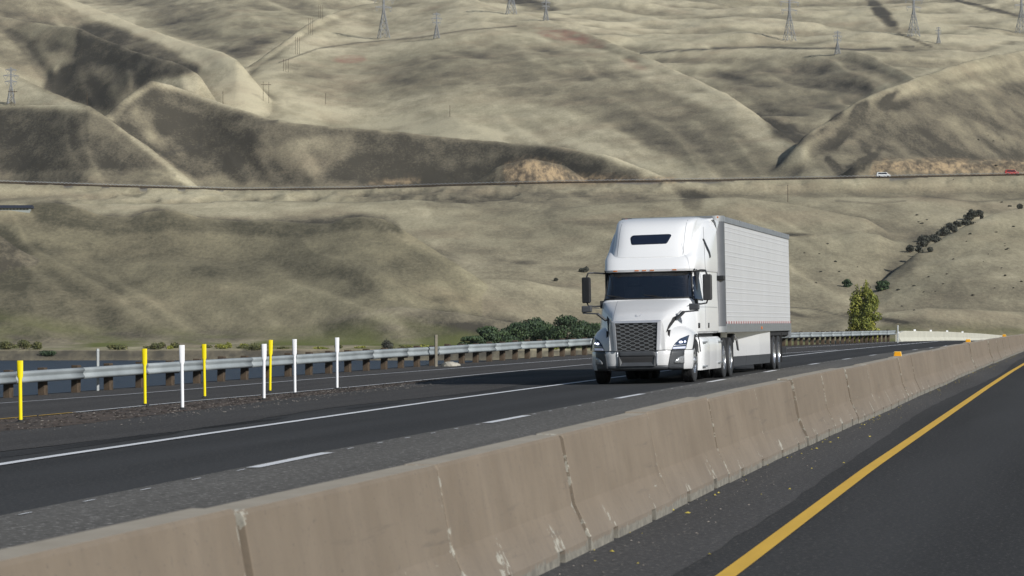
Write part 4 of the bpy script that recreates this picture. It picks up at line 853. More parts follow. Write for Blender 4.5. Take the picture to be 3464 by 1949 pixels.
track([(0, 436), (150, 440), (300, 437), (440, 441)], 1.6, .5, dk); track([(0, 452), (250, 456), (460, 462)], 1.6, .5, dk)
track([(400, 392), (560, 352), (640, 312), (700, 303)], 2.2, .7, dk); track([(940, 250), (1100, 238), (1300, 212), (1480, 190)], 1.5, .7, tr)
track([(930, 548), (1010, 600), (1100, 640), (1200, 668)], 2.0, .6, tr); track([(1850, 575), (2020, 602), (2150, 580), (2200, 572)], 2.4, .5, tr)
track([(2320, 492), (2450, 508), (2575, 500)], 2.2, .5, dk); track([(2100, 505), (2200, 512), (2280, 505)], 2, .5, dk)
track([(1960, 770), (2050, 778), (2140, 800)], 2, .7, dk)
veg_shade = np.clip(veg_shade, 0, 1)
def grass_mat():
    n = NT('dry_hill_grass')
    A = lambda nm: n.n('ShaderNodeAttribute', attribute_name=nm).outputs['Fac']
    p = n.coord('Object'); st = n.coord('Object', (1, .30, 1.2))
    fine = n.noise(st, .085, 7, .66); finer = n.noise(st, .9, 5, .75); big = n.noise(p, .006, 4)
    v = n.math('ADD', A('veg_shade'), n.math('MULTIPLY', n.math('SUBTRACT', fine, .5), .72))
    v = n.math('ADD', v, n.math('MULTIPLY', n.math('SUBTRACT', finer, .5), .75))
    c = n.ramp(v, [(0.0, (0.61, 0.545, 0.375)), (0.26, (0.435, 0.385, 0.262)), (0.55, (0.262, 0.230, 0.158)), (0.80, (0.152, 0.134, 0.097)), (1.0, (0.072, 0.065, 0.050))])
    dry = n.ramp(v, [(0.35, 1.0), (0.9, 0.0)])
    c = n.mix(n.math('MULTIPLY', dry, n.ramp(big, [(0.4, 0.0), (0.65, 0.16)])), c, (0.20, 0.20, 0.12))
    c = n.mix(n.math('MULTIPLY', dry, n.ramp(n.noise(p, .02, 5, .6), [(0.5, 0.0), (0.75, 0.35)])), c, (0.33, 0.235, 0.16))
    c = n.mix(n.math('MULTIPLY', A('rust'), n.ramp(fine, [(.35, 0.1), (.6, .8)])), c, (0.36, 0.19, 0.14))
    cliff = n.ramp(n.noise(n.coord('Object', (1, .6, .12)), .30, 4, .7), [(0.38, (0.10, 0.08, 0.06)), (0.5, (0.26, 0.20, 0.13)), (0.62, (0.50, 0.37, 0.22))])
    c = n.mix(n.math('MULTIPLY', A('rock'), .85), c, cliff)
    c = n.mix(A('dark'), c, (0.07, 0.065, 0.055)); c = n.mix(A('pale'), c, (0.46, 0.40, 0.28))
    c = n.mix(A('olive'), c, n.mix(v, (0.34, 0.31, 0.16), (0.13, 0.125, 0.07)))
    c = n.mix(A('green'), c, (0.14, 0.155, 0.05))
    c = n.mix(A('road'), c, (0.16, 0.16, 0.16))
    n.base(c)
    bm = n.n('ShaderNodeBump'); bm.inputs['Strength'].default_value = .4; bm.inputs['Distance'].default_value = 1.2
    n.l(n.math('ADD', fine, n.math('MULTIPLY', finer, .4)), bm.inputs['Height']); n.l(bm.outputs[0], n.b.inputs['Normal'])
    return n.set(Roughness=0.95, Specular_IOR_Level=0.1)
vts = np.stack([Xw, Yw, Hf], -1).reshape(-1, 3)
idx = np.arange(NU * ND).reshape(ND, NU); fc = np.stack([idx[:-1, :-1], idx[:-1, 1:], idx[1:, 1:], idx[1:, :-1]], -1).reshape(-1, 4)
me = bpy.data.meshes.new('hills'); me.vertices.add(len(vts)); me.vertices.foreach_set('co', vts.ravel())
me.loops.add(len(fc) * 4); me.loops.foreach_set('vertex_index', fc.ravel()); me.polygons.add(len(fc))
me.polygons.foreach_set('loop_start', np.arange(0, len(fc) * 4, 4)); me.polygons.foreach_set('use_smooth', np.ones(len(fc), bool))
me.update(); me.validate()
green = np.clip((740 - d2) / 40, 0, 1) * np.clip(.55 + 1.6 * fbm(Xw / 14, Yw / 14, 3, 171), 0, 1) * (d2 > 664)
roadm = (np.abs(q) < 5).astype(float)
for nm, arr in (('veg_shade', veg_shade), ('rock', rock), ('rust', np.clip(rust, 0, 1)), ('dark', np.clip(dk, 0, 1) * .9), ('pale', np.clip(tr, 0, 1) * .6), ('green', green), ('olive', .24 * (win == 1) * np.clip((d2 - 690) / 40, 0, 1)), ('road', roadm)):
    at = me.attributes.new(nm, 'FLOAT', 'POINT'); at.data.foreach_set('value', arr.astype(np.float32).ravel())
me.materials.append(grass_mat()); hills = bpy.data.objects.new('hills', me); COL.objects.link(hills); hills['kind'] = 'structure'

# near ground: road embankment, river bed and the flats between
def near_z(X, Y):
    a, s = to_as(X, Y); l = lip(min(max(s, -74), 330))
    if a >= l:
        z = Zg(min(a, 40), min(max(s, -75), 420)) - .18 if s < 330 else Zg(a, 400) - (s - 330) * .01
        return max(z, -4.6)
    z0 = Zg(l, min(max(s, -75), 420)) - .12; dd = l - a; u = X / max(Y, 1)
    low = -9.5 if u < .03 else -9.5 + min(1, (u - .03) / .03) * 5.4
    return max(z0 - .5 * dd, low)
nu, nd = 150, 130; uu = np.concatenate([np.linspace(-1.2, -.26, 16), np.linspace(-.25, .26, 118), np.linspace(.27, 1.2, 16)]); dd = 6 * np.exp(np.linspace(0, math.log(652 / 6.0), nd))
vs = [(a_ * b_, b_, near_z(a_ * b_, b_)) for b_ in dd for a_ in uu]
fs = [(j * nu + i, j * nu + i + 1, (j + 1) * nu + i + 1, (j + 1) * nu + i) for j in range(nd - 1) for i in range(nu - 1)]
g = NT('embankment_soil'); pc = g.coord('Object')
g.base(g.ramp(g.noise(pc, .35, 6, .65), [(0.3, (0.07, 0.06, 0.045)), (0.5, (0.17, 0.15, 0.095)), (0.7, (0.30, 0.26, 0.17))])); g.bump(g.noise(pc, 3, 5), .6, .1); g.set(Roughness=.95)
o = link_mesh('ground', vs, fs, g.m, smooth=True); o['kind'] = 'structure'
# the river
wn = NT('river_water'); wn.base((0.010, 0.020, 0.038)); pc = wn.coord('Object', (1, .35, 1))
wn.bump(wn.noise(pc, 1.1, 5, .65), .9, .35); wn.set(Roughness=.35, IOR=1.33, Specular_IOR_Level=.22)
o = link_mesh('river', [(-420, -60, -7), (60, -60, -7), (60, 657.5, -7), (-420, 657.5, -7)], [(0, 1, 2, 3)], wn.m); o['kind'] = 'structure'

# ------------------------------------------------------------------ concrete median barrier, one object per cast segment
BA = 6.755                                     # centre line
def barrier_bm():
    prof = [(.305, 0), (.302, .095), (.19, .33), (.105, .79), (.09, .81)]
    ys = [-1.884, -1.866, -.99, -.79, 0, .79, .99, 1.866, 1.884]; bm = bmesh.new(); rings = []
    for i, y in enumerate(ys):
        k = .985 if i in (0, len(ys) - 1) else 1
        rings.append([bm.verts.new((x * k, y, z * (1 if z < .7 else k))) for x, z in [(-x, z) for x, z in prof] + [(x, z) for x, z in reversed(prof)]])
    n = len(rings[0])
    for i in range(len(ys) - 1):
        slot = (i in (2, 5))
        for j in range(n - 1):
            if slot and j in (0, n - 2): continue
            bm.faces.new((rings[i][j], rings[i][j + 1], rings[i + 1][j + 1], rings[i + 1][j]))
        if slot:                              # drainage slot under the foot
            for sx_ in (-1, 1):
                top = [r_[1 if sx_ < 0 else n - 2] for r_ in (rings[i], rings[i + 1])]; bot = [r_[0 if sx_ < 0 else n - 1] for r_ in (rings[i], rings[i + 1])]
                inn = [bm.verts.new((v.co.x - sx_ * .18, v.co.y, v.co.z)) for v in top]; inb = [bm.verts.new((v.co.x - sx_ * .18, v.co.y, v.co.z)) for v in bot]
                bm.faces.new((top[0], top[1], inn[1], inn[0])); bm.faces.new((inn[0], inn[1], inb[1], inb[0]))
                for k in (0, 1): bm.faces.new((top[k], inn[k], inb[k], bot[k]))
    for r_ in (rings[0], rings[-1]): bm.faces.new(r_)
    bmesh.ops.recalc_face_normals(bm, faces=bm.faces); return bm
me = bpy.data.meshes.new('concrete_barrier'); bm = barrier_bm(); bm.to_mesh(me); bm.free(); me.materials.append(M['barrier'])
blabels = {0: 'brown painted concrete barrier segment nearest the viewer, at the bottom left corner',
    1: 'brown barrier segment, second from the viewer, its far joint below the long white lane dash',
    2: 'brown barrier segment, third from the viewer, scuffed face with two drainage slots',
    3: 'brown barrier segment fourth from the viewer, pale scraped paint along its foot',
    4: 'brown barrier segment, fifth from the viewer, pale chipped corner at its near top joint',
    5: 'brown barrier segment, sixth from the viewer, opposite the truck wheels',
    6: 'brown barrier segment, seventh from the viewer, pale spall at its foot',
    7: 'brown barrier segment, eighth from the viewer'}
s = -46.65 - 3.81 * 3 + 1.905; i = 0; rj = random.Random(3)
ORD = ['first', 'second', 'third', 'fourth', 'fifth', 'sixth', 'seventh', 'eighth', 'ninth', 'tenth', 'eleventh', 'twelfth']
def blabel(i, s):
    if i in blabels: return blabels[i]
    for s_r, nm in ((-10.6, 'nearest'), (20.5, 'middle'), (55.0, 'farthest')):
        if abs(s - s_r) <= 1.905: return 'brown barrier segment carrying the %s amber reflector' % nm
    if s < -10.6: return 'brown barrier segment %s before the nearest amber reflector' % ORD[int((-10.6 - s + 1.905) // 3.81) - 1]
    for s_r, nm in ((55.0, 'farthest'), (20.5, 'middle'), (-10.6, 'nearest')):
        if s > s_r:
            k = int((s - s_r + 1.905) // 3.81) - 1
            if k < 9: return 'brown barrier segment %s in the row beyond the %s amber reflector' % (ORD[k], nm)
    return 'tiny brown barrier segment at the far end of the row by the right edge'
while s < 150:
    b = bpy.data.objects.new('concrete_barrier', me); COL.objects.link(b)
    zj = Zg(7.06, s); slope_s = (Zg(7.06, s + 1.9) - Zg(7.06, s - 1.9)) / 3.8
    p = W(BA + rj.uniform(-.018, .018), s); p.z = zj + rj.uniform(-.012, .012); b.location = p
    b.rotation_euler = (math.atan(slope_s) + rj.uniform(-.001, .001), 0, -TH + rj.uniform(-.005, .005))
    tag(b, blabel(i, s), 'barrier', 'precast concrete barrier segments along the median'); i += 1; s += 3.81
def barrier_reflector(a, s, label):
    e = empty('barrier_reflector', W(a, s), -TH); e.location.z = Zg(7.06, s) + .81
    m = MB(); m.hexa([(-.082, -.012, 0), (.082, -.012, 0), (.082, .012, 0), (-.082, .012, 0), (-.064, -.012, .098), (.064, -.012, .098), (.064, .012, .098), (-.064, .012, .098)])
    m.build('housing', M['amber_rim'], e, bevel=.004)
    f = MB(); f.hexa([(-.070, -.017, .008), (.070, -.017, .008), (.070, -.0125, .008), (-.070, -.0125, .008), (-.055, -.017, .090), (.055, -.017, .090), (.055, -.0125, .090), (-.055, -.0125, .090)])
    f.build('reflective_face', M['amber'], e)
    tag(e, label, 'reflector', 'amber reflectors on the median barrier'); return e
barrier_reflector(6.74, -10.6, 'nearest and largest amber reflector on top of the brown barrier')
barrier_reflector(6.74, 20.5, 'middle one of the three amber reflectors on the barrier, near the white wall')
barrier_reflector(6.74, 55.0, 'farthest and smallest amber reflector on the barrier, near the right edge')

# ------------------------------------------------------------------ delineator posts in the gore
def delineator(px_, py_, hpx, colour, label, lean):
    a, s = unp(px_ * O2P, py_ * O2P); P = W(a, s); h = hpx * O2P * P.y / F
    e = empty('delineator_post', P, random.uniform(-.15, .15)); e.rotation_euler[1] = lean
    r = .032; m = MB(); hs = h * .70
    secs = [(.03, r, r), (.06, r, r), (hs, r, r), (hs + .05, r * .75, r * 1.62), (h - .02, .018, r * 1.70), (h, .016, r * 1.68)]; v = []; n = 14
    for z, ry, rx in secs: v += [(rx * math.cos(2 * math.pi * i / n), ry * math.sin(2 * math.pi * i / n), z) for i in range(n)]
    f = [(j * n + i, j * n + (i + 1) % n, (j + 1) * n + (i + 1) % n, (j + 1) * n + i) for j in range(len(secs) - 1) for i in range(n)] + [tuple(range(n - 1, -1, -1)), tuple(range((len(secs) - 1) * n, len(secs) * n))]
    m.add(v, f); m.build('tube', M[colour], e, smooth=True)
    b = MB(); b.lathe([(.001, .05), (.045, .05), (.055, .03), (.10, .012), (.11, 0.0), (.001, 0)], 'z', n=16); b.build('base', M['rubber'], e, smooth=True)
    return tag(e, label, 'delineator', 'flexible delineator posts in the gore')
for args in [(52, 1063, 156, 'del_yellow', 'yellow delineator post farthest to the left, by the frame edge', -.012), (365, 1021, 144, 'del_yellow', 'second yellow delineator post from the left, left of a white one', -.012),
             (459, 1031, 163, 'del_white', 'nearest and tallest white delineator post, standing in the gore dirt', -.012), (515, 1001.5, 136, 'del_yellow', 'yellow delineator post just right of the nearest white post', -.016),
             (664, 1007, 142, 'del_white', 'white delineator post standing right beside a yellow one', 0.0), (679, 987, 132, 'del_yellow', 'yellow delineator post farthest to the right, right beside a white one', .012),
             (742, 992, 139, 'del_white', 'white delineator post, second from the right end of the row', -.012), (848, 980, 131, 'del_white', 'white delineator post farthest right, nearest to the truck', -.004)]:
    delineator(*args)

# ------------------------------------------------------------------ guard rail beside the ramp
gr = empty('guardrail', W(guard_a(0), 0)); tag(gr, 'galvanised steel w-beam guardrail on short timber posts along the exit ramp', 'guardrail'); inv = Matrix.Translation(-gr.location)
wprof = [(0, -.155), (.03, -.15), (.075, -.115), (.08, -.085), (.03, -.03), (0.02, 0), (.03, .03), (.08, .085), (.075, .115), (.03, .15), (0, .155)]
def grail_z(s): return float(np.interp(s, [-60, 0, 60, 146], [.50, .53, .60, .68]))
def guard_pt(s, da, dz):
    ds = .5; p, q = W(guard_a(s - ds), s - ds), W(guard_a(s + ds), s + ds); t = (q - p); t.z = 0; t.normalize(); nrm = Vector((t.y, -t.x, 0))
    b = W(guard_a(s), s); return b + nrm * da + Vector((0, 0, dz)), t, nrm
segs = np.arange(-44, 145.5, 3.81); gj = random.Random(5)
for s0 in segs:
    v = []; n = len(wprof); ns = 5; sag = [sag[1] if s0 > segs[0] else 0, gj.uniform(-.010, .010)]
    for i in range(ns):
        s_ = s0 - .12 + (min(3.93, 146.6 - s0)) * i / (ns - 1); base_, t, nn = guard_pt(s_, 0, 0)
        for x, z in wprof: v.append(tuple(inv @ (base_ + nn * (x + (.004 if i == 0 else 0)) + Vector((0, 0, grail_z(s_) + z + sag[0] * (1 - i / 4) + sag[1] * i / 4)))))
    f = [(i * n + j, i * n + j + 1, (i + 1) * n + j + 1, (i + 1) * n + j) for i in range(ns - 1) for j in range(n - 1)]
    o = link_mesh('rail_segment', v, f, M['galv'], gr, smooth=True); md = o.modifiers.new('t', 'SOLIDIFY'); md.thickness = .006
pm = MB(); pm.box((-.10, -.10, -.3), (.10, .10, .675)); pm.box((.102, -.09, .30), (.25, .09, .62))
pme = None; s = -44.0; pj = random.Random(9)
while s < 146:
    p, t, nn = guard_pt(s, -.26, 0)
    if pme is None: po = pm.build('post', M['wood'], gr, bevel=.008); pme = po.data
    else: po = bpy.data.objects.new('post', pme); COL.objects.link(po); po.parent = gr; po.modifiers.new('bevel', 'BEVEL').width = .008
    po.location = inv @ p + Vector((0, 0, grail_z(s) - .48 + pj.uniform(-.02, .03)))
    po.rotation_euler = (pj.uniform(-.02, .02), pj.uniform(-.02, .02), math.atan2(nn.y, nn.x) + pj.uniform(-.05, .05)); s += 1.905
    if pj.random() < .0: break
# free-standing posts near the rail
def lone_post(px_, ytop, ybase, wd, mat, name, label, cat, dist=None):
    x, y0_, y1_ = px_ * O2P, ytop * O2P, ybase * O2P
    d = dist; P = Vector(((x - CX) / F * d, d, (HY - y1_) / F * d)); h = (y1_ - y0_) / F * d
    m = MB(); m.box((-wd / 2, -wd / 2, -.6), (wd / 2, wd / 2, h)); m.box((-wd / 2 - .004, -wd / 2 - .004, h * .93), (wd / 2 + .004, wd / 2 + .004, h * .96))
    o = m.build(name, mat, bevel=.01); o.location = P; o.rotation_euler = (0, 0, .3); return tag(o, label, cat)
lone_post(246, 877, 986, .075, M['galv_dull'], 'metal_post', 'slim grey metal post standing behind the guardrail, between the two leftmost yellow delineators', 'post', dist=81)
lone_post(1096.5, 842, 920, .10, M['grey_wood'], 'wooden_post', 'tall weathered wooden post rising behind the guardrail left of the truck', 'post', dist=107)
lone_post(2257.5, 818, 850, .09, M['galv_dull'], 'marker_post', 'thin pale post at the far end of the guardrail by the white bridge wall', 'post', dist=200)
# yellow sign at the right edge
sg = empty('road_sign', W(5.9, 66)); tag(sg, 'yellow roadside sign cut off by the right edge of the picture', 'sign')
p = Vector((1737 / F * 150, 150, (HY - 1093) / F * 150)); sg.location = Vector((p.x + .3, 150, -1.0))
m = MB(); m.box((-.32, -.02, 1.05), (.32, 0, 1.66)); m.build('sign_panel', M['sign_yellow'], sg, bevel=.01)
m = MB(); m.box((-.03, .005, 0), (.03, .06, 1.7)); m.build('sign_post', M['galv_dull'], sg)

# bridge parapet at the end of the rail
v = []; fs = []
ss = np.linspace(147.2, 300, 60)
for s_ in ss:
    t_ = Vector((ST, CT, 0)); nn = Vector((CT, -ST, 0)); b = W(wall_a(s_), s_); hh = .80 if s_ > 152 else .60 + .20 * (s_ - 147.2) / 4.8
    for x, z in [(-.15, -1.5), (-.15, hh), (.10, hh), (.12, hh - .04), (.12, .3), (.26, .06), (.26, -1.5)]: v.append(b + nn * x + Vector((0, 0, z)))
n = 7
for i in range(59):
    for j in range(n): fs.append((i * n + j, i * n + (j + 1) % n, (i + 1) * n + (j + 1) % n, (i + 1) * n + j))
fs.append(tuple(range(n - 1, -1, -1)))
pw = empty('bridge_wall'); tag(pw, 'pale cream concrete bridge wall at the end of the guardrail', 'wall')
m = MB(); m.add(v, fs); m.build('parapet', M['concrete_white'], pw)
for s_ in (147.6, 163, 180, 200, 222):
    m = MB(); b = W(wall_a(s_), s_, .80 if s_ > 152 else .62); m.box((b.x - .09, b.y - .03, b.z), (b.x + .09, b.y + .03, b.z + .13)); m.build('reflector', M['del_white'], pw, bevel=.01)

# ------------------------------------------------------------------ far highway, its rail and traffic
hx = np.linspace(-60, 2640, 260); hw_d = np.interp(hx, PX, hwy_d); hw_z = np.interp(hx, PX, hwy_z)
HP = [Vector(((x - CO) / FO * d, d, z)) for x, d, z in zip(hx, hw_d, hw_z)]
v = []; fs = []
for p in HP: v += [p + Vector((0, -5, .25)), p + Vector((0, 5, .25))]
fs = [(2 * i, 2 * i + 2, 2 * i + 3, 2 * i + 1) for i in range(len(HP) - 1)]
o = link_mesh('far_highway', v, fs, M['asphalt_dusty'], uvs=[(p[1], p[0]) for p in v]); o['kind'] = 'structure'
fg = empty('far_guardrail', HP[0]); tag(fg, 'thin far guardrail running along the hillside highway', 'guardrail'); m = MB(); o_ = HP[0]
for a, b in zip(HP[:-1], HP[1:]):
    m.bar(a + Vector((0, -5.4, .95)) - o_, b + Vector((0, -5.4, .55)) - o_, .06, .16)
m.build('rail', M['rail_grey'], fg)
m = MB()
for a, b in zip(HP[:-1], HP[1:]):
    for t in (0, .33, .66): c = a.lerp(b, t) + Vector((0, -5.2, 0)) - o_; m.box((c.x - .12, c.y - .1, c.z - .6), (c.x + .12, c.y + .1, c.z + .62))
m.build('posts', M['wood'], fg)['kind'] = 'stuff'
def far_van(xo, yo, body, label, L_=5.6):
    i = int(np.argmin(abs(hx - xo))); p = HP[i] + Vector((0, 2, .3)); e = empty('far_vehicle', p); m = MB()
    m.prism([(-L_ / 2, .35), (L_ / 2, .35), (L_ / 2, 1.1), (L_ * .36, 1.25), (L_ * .2, 2.1), (-L_ * .45, 2.15), (-L_ / 2, 1.3)], -1, 1); m.build('body', M[body], e, bevel=.06)
    m = MB(); m.prism([(L_ * .19, 1.95), (L_ * .31, 1.3), (-L_ * .4, 1.3), (-L_ * .4, 1.95)], -1.02, 1.02); m.build('windows', M['glass_dark'], e)
    for sx_ in (-1, 1):
        for sy_ in (-1, 1):
            m = MB(); m.add([(sx_ * L_ * .32 + .36 * math.cos(t * .7854), sy_ * 1.0 + dy_, .36 + .36 * math.sin(t * .7854)) for dy_ in (-.12, .12) for t in range(8)], [tuple(range(8)), tuple(range(15, 7, -1))] + [(i_, (i_ + 1) % 8, 8 + (i_ + 1) % 8, 8 + i_) for i_ in range(8)]); m.build('wheel', M['tyre'], e)
    return tag(e, label, 'car')
far_van(2223, 447, 'white_car', 'tiny white vehicle on the far hillside highway at the right'); far_van(2541, 432, 'red_car', 'tiny red vehicle on the far hillside highway near the right edge')

# low building at the left edge with two small trees
bp = on_ground(38, 533); e = empty('low_building', bp, .02); sc_ = bp.y / FO; m = MB()
m.box((-46 * sc_, 0, -1.5), (34 * sc_, 9, 9 * sc_)); m.build('wall', M['wall_pale'], e)
m = MB(); m.prism([(-.9, 8 * sc_), (10, 8 * sc_), (4.5, 17 * sc_)], -48 * sc_, 37 * sc_, 'x'); m.build('roof', M['roof_dark'], e)
for i in range(9):
    m = MB(); x = (-40 + i * 8.4) * sc_; m.box((x, -.06, .5), (x + 3.2 * sc_, .0, 6.5 * sc_)); m.build('window', M['glass_dark'], e)
tag(e, 'long low building with a dark roof at the left edge of the hillside', 'building')

# ------------------------------------------------------------------ trees and shrubs
def crown_mesh(name, blobs, n, leaf, mat, seed, upright=.3, twig=None):
    """leaf-sized faces spread through the volume of several clumps; each clump (x,y,z,rx,rz,density)"""
    rnd = np.random.RandomState(seed); tot = sum(b[3] ** 2 * b[4] for b in blobs); v = []; f = []; att = []
    for bx, by, bz, rx, rz in blobs:
        k = max(12, int(n * rx * rx * rz / tot)); tone = rnd.uniform(0, .55)
        for i in range(k):
            dvec = rnd.normal(size=3); dvec /= np.linalg.norm(dvec); rr = rnd.uniform(.45, 1.06) ** .6
            if rnd.rand() < .08: rr *= 1.15
            c = np.array([bx + dvec[0] * rx * rr, by + dvec[1] * rx * rr, bz + dvec[2] * rz * rr])
            nrm = dvec + rnd.normal(size=3) * .7; nrm /= np.linalg.norm(nrm); a = np.cross(nrm, [0, 0, 1]) if abs(nrm[2]) < .9 else np.cross(nrm, [1, 0, 0]); a /= np.linalg.norm(a); b = np.cross(nrm, a)
            s1, s2 = leaf * rnd.uniform(.6, 1.3), leaf * rnd.uniform(.6, 1.3) * (1 + upright); j = len(v)
            v += [c - a * s1, c - b * s2, c + a * s1, c + b * s2]; f.append((j, j + 1, j + 2, j + 3)); t = np.clip(tone + rnd.uniform(-.2, .45), 0, 1); att += [t] * 4
    me = bpy.data.meshes.new(name); me.from_pydata([tuple(p) for p in v], [], f); me.update(); me.materials.append(mat)
    at = me.attributes.new('leaf', 'FLOAT', 'POINT'); at.data.foreach_set('value', np.array(att, np.float32)); return me
def trunk_mesh(h, r, limbs, seed):
    rnd = random.Random(seed); m = MB(); top = Vector((rnd.uniform(-.1, .1) * h, 0, h * .8)); pts = [Vector((0, 0, -.5)), Vector((rnd.uniform(-.03, .03) * h, 0, h * .3)), top]
    for a, b, r0, r1 in ((pts[0], pts[1], r, r * .8), (pts[1], pts[2], r * .8, r * .35)): m.bar(a, b, 2 * r0, sides=7)
    for i in range(limbs):
        t = rnd.uniform(.25, .85); b0 = pts[1].lerp(pts[2], t); an = rnd.uniform(0, 6.28); m.bar(b0, b0 + Vector((math.cos(an) * r * 3.5, math.sin(an) * r * 3.5, h * .2)), r * .6, sides=5)
    return m
def make_tree(name, loc, h, wdt, mat, n, leaf, label, seed, kind='round', group=None, cat='tree'):
    rnd = random.Random(seed); e = empty(name, loc, rnd.uniform(0, 6)); bl = []
    if kind == 'column':
        for i in range(60):
            t = (i + rnd.random()) / 60; z = h * (.04 + .90 * t); w_ = wdt / 2 * (1.0 if t < .5 else (1 - ((t - .5) / .5) ** 1.9) * .9 + .12); an = rnd.uniform(0, 6.28); r_ = w_ * rnd.uniform(0, .72)
            bl.append((r_ * math.cos(an), r_ * math.sin(an), z, w_ * rnd.uniform(.30, .48), h * rnd.uniform(.06, .11)))
    elif kind == 'bush':
        for i in range(7):
            an = rnd.uniform(0, 6.28); r_ = wdt * .32 * rnd.random(); bl.append((r_ * math.cos(an), r_ * math.sin(an), h * rnd.uniform(.28, .6), wdt * rnd.uniform(.18, .3), h * rnd.uniform(.2, .38)))
    else:
        for i in range(24):
            an = rnd.uniform(0, 6.28); t = rnd.random(); z = h * (.10 + .76 * t); r_ = wdt / 2 * rnd.uniform(.05, .8) * math.sin(math.pi * (.25 + .62 * t)); bl.append((r_ * math.cos(an), r_ * math.sin(an), z, wdt * rnd.uniform(.15, .26), h * rnd.uniform(.10, .19)))
    c = bpy.data.objects.new('crown', crown_mesh('crown', bl, n, leaf, M[mat], seed)); COL.objects.link(c); c.parent = e
    if kind != 'bush': trunk_mesh(h, wdt * .03 + .06, 6, seed).build('trunk', M['bark'], e, smooth=True)
    else:
        m = MB(); rn = random.Random(seed)
        for i in range(6): m.bar((0, 0, -.2), (rn.uniform(-.3, .3) * wdt, rn.uniform(-.3, .3) * wdt, h * .55), .05 + .02 * wdt, sides=5)
        m.build('stem', M['bark'], e)
    return tag(e, label, cat, group)
# poplar behind the rail, right of the trailer
P = Vector(((2168 - CO) / FO * 700, 700, 0)); P.z = surf_z(P.x, 700) - .3
hp = (HO - 703) / FO * 700 - P.z
make_tree('poplar_tree', Vector((P.x + 1.1, 700, P.z)), hp, 7.6, 'leaf_yellow', 15000, .18, 'tall yellow-green poplar standing behind the guardrail right of the trailer', 11, 'column')
make_tree('poplar_tree', Vector((P.x - 1.3, 700.6, P.z)), hp * .92, 5.8, 'leaf_yellow', 7000, .18, 'shorter poplar stem leaning against the left side of the tall poplar', 12, 'column')
gp = on_ground(2218, 733); make_tree('green_tree', gp, 26 / FO * gp.y, 40 / FO * gp.y, 'leaf_dark', 1500, .30, 'small dark green tree behind the right of the poplar', 13)
gp = on_ground(2132, 722); make_tree('green_tree', gp, 20 / FO * gp.y, 26 / FO * gp.y, 'leaf_dark', 900, .30, 'small dark green tree half hidden behind the left of the poplar', 14)
# grove on the far bank beside the truck
for i, (x, top, wd, lb) in enumerate([(1190, 842, 52, 'leftmost and lowest dark green tree of the grove on the far bank'), (1226, 822, 62, 'second dark green tree from the left of the far bank grove'), (1262, 826, 50, 'dark green tree in the dip of the grove, just left of its middle'),
        (1300, 806, 66, 'broad dark green tree in the middle of the grove left of the truck'), (1343, 794, 74, 'left one of the two tallest trees in the grove left of the truck'), (1385, 812, 62, 'dark green tree in the notch between the two tallest trees of the grove'),
        (1425, 793, 72, 'right one of the two tallest trees in the grove left of the truck'), (1466, 806, 62, 'green tree second from the right of the grove'), (1500, 812, 60, 'rightmost tree of the grove, partly behind the truck mirror')]):
    d = 672 + (i * 37 % 17); X = (x - CO) / FO * d; z = surf_z(X, d) - .2; hh = (HO - top) / FO * d - z
    make_tree('green_tree', (X, d, z), hh, wd / FO * d * 1.4, 'leaf_dark', 5200, .19, lb, 20 + i, group='green trees of the far bank grove')
for i, (x, top, wd, mt, lb) in enumerate([(18, 852, 60, 'leaf_olive', 'olive bush on the far bank at the left edge'), (58, 850, 50, 'leaf_olive', 'olive bush on the far bank, second from the left edge'), (95, 856, 42, 'leaf_olive', 'darker olive bush right of the two at the left edge'), (124, 878, 52, 'leaf_dark', 'dark green bush hanging down the far bank slope'),
        (300, 861, 50, 'leaf_olive', 'low yellowish bush on the far bank left of the second yellow delineator'), (388, 858, 46, 'leaf_olive', 'low yellowish bush on the far bank between yellow and white delineators'), (640, 858, 60, 'leaf_olive', 'low green bush on the far bank behind the close pair of delineators'),
        (1395, 868, 30, 'leaf_yellow', 'small bright yellow bush on the far bank at the foot of the grove'), (1180, 868, 24, 'leaf_sage', 'dark low bush on the far bank beside the grove'), (975, 850, 34, 'leaf_sage', 'dark sage bush on the far bank right of the last white delineator')]):
    d = 664 if i != 3 else 659.0; X = (x - CO) / FO * d; z = surf_z(X, d) - .2; hh = max(.9, (HO - top) / FO * d - z)
    make_tree('riverside_bush', (X, d, z), hh, wd / FO * d, mt, 900, .13, lb, 40 + i, 'bush', 'bushes along the far river bank', 'bush')
rb = random.Random(17)
for i in range(22):
    x = rb.uniform(-20, 1120); d = rb.uniform(665, 676); X = (x - CO) / FO * d; z = surf_z(X, d) - .2
    make_tree('riverside_bush', (X, d, z), rb.uniform(.8, 1.9), rb.uniform(1.8, 4.6), 'leaf_olive' if i % 3 else 'leaf_yellow', 420, .13, 'one of the low olive bushes strung along the grassy top of the far bank', 200 + i, 'bush', 'low bushes strung along the far bank', 'bush')
for i, (x, y, w_, h_, lb) in enumerate([(2443, 553, 34, 26, 'large dark shrub at the head of the shadowy draw on the right hillside'), (2398, 585, 22, 18, 'dark shrub below the large one in the draw on the right'), (2566, 523, 14, 12, 'dark shrub on the low ridge at the right edge'), (2468, 548, 12, 9, 'small shrub just right of the large dark shrub'), (2318, 605, 28, 14, 'dark shrub at the foot of the draw'), (2352, 608, 26, 14, 'dark shrub second from the foot of the draw'), (2340, 632, 20, 10, 'low shrub in the lower end of the draw'), (1468, 684, 24, 11, 'lone dark shrub on the slope just left of the truck roof'), (1398, 706, 12, 6, 'tiny dark shrub left of the truck mirror')]):
    gp = on_ground(x, y + 3); make_tree('dark_shrub', gp, h_ / FO * gp.y * 1.25, w_ / FO * gp.y, 'leaf_sage', 700, .28, lb, 60 + i, 'bush', None, 'shrub')
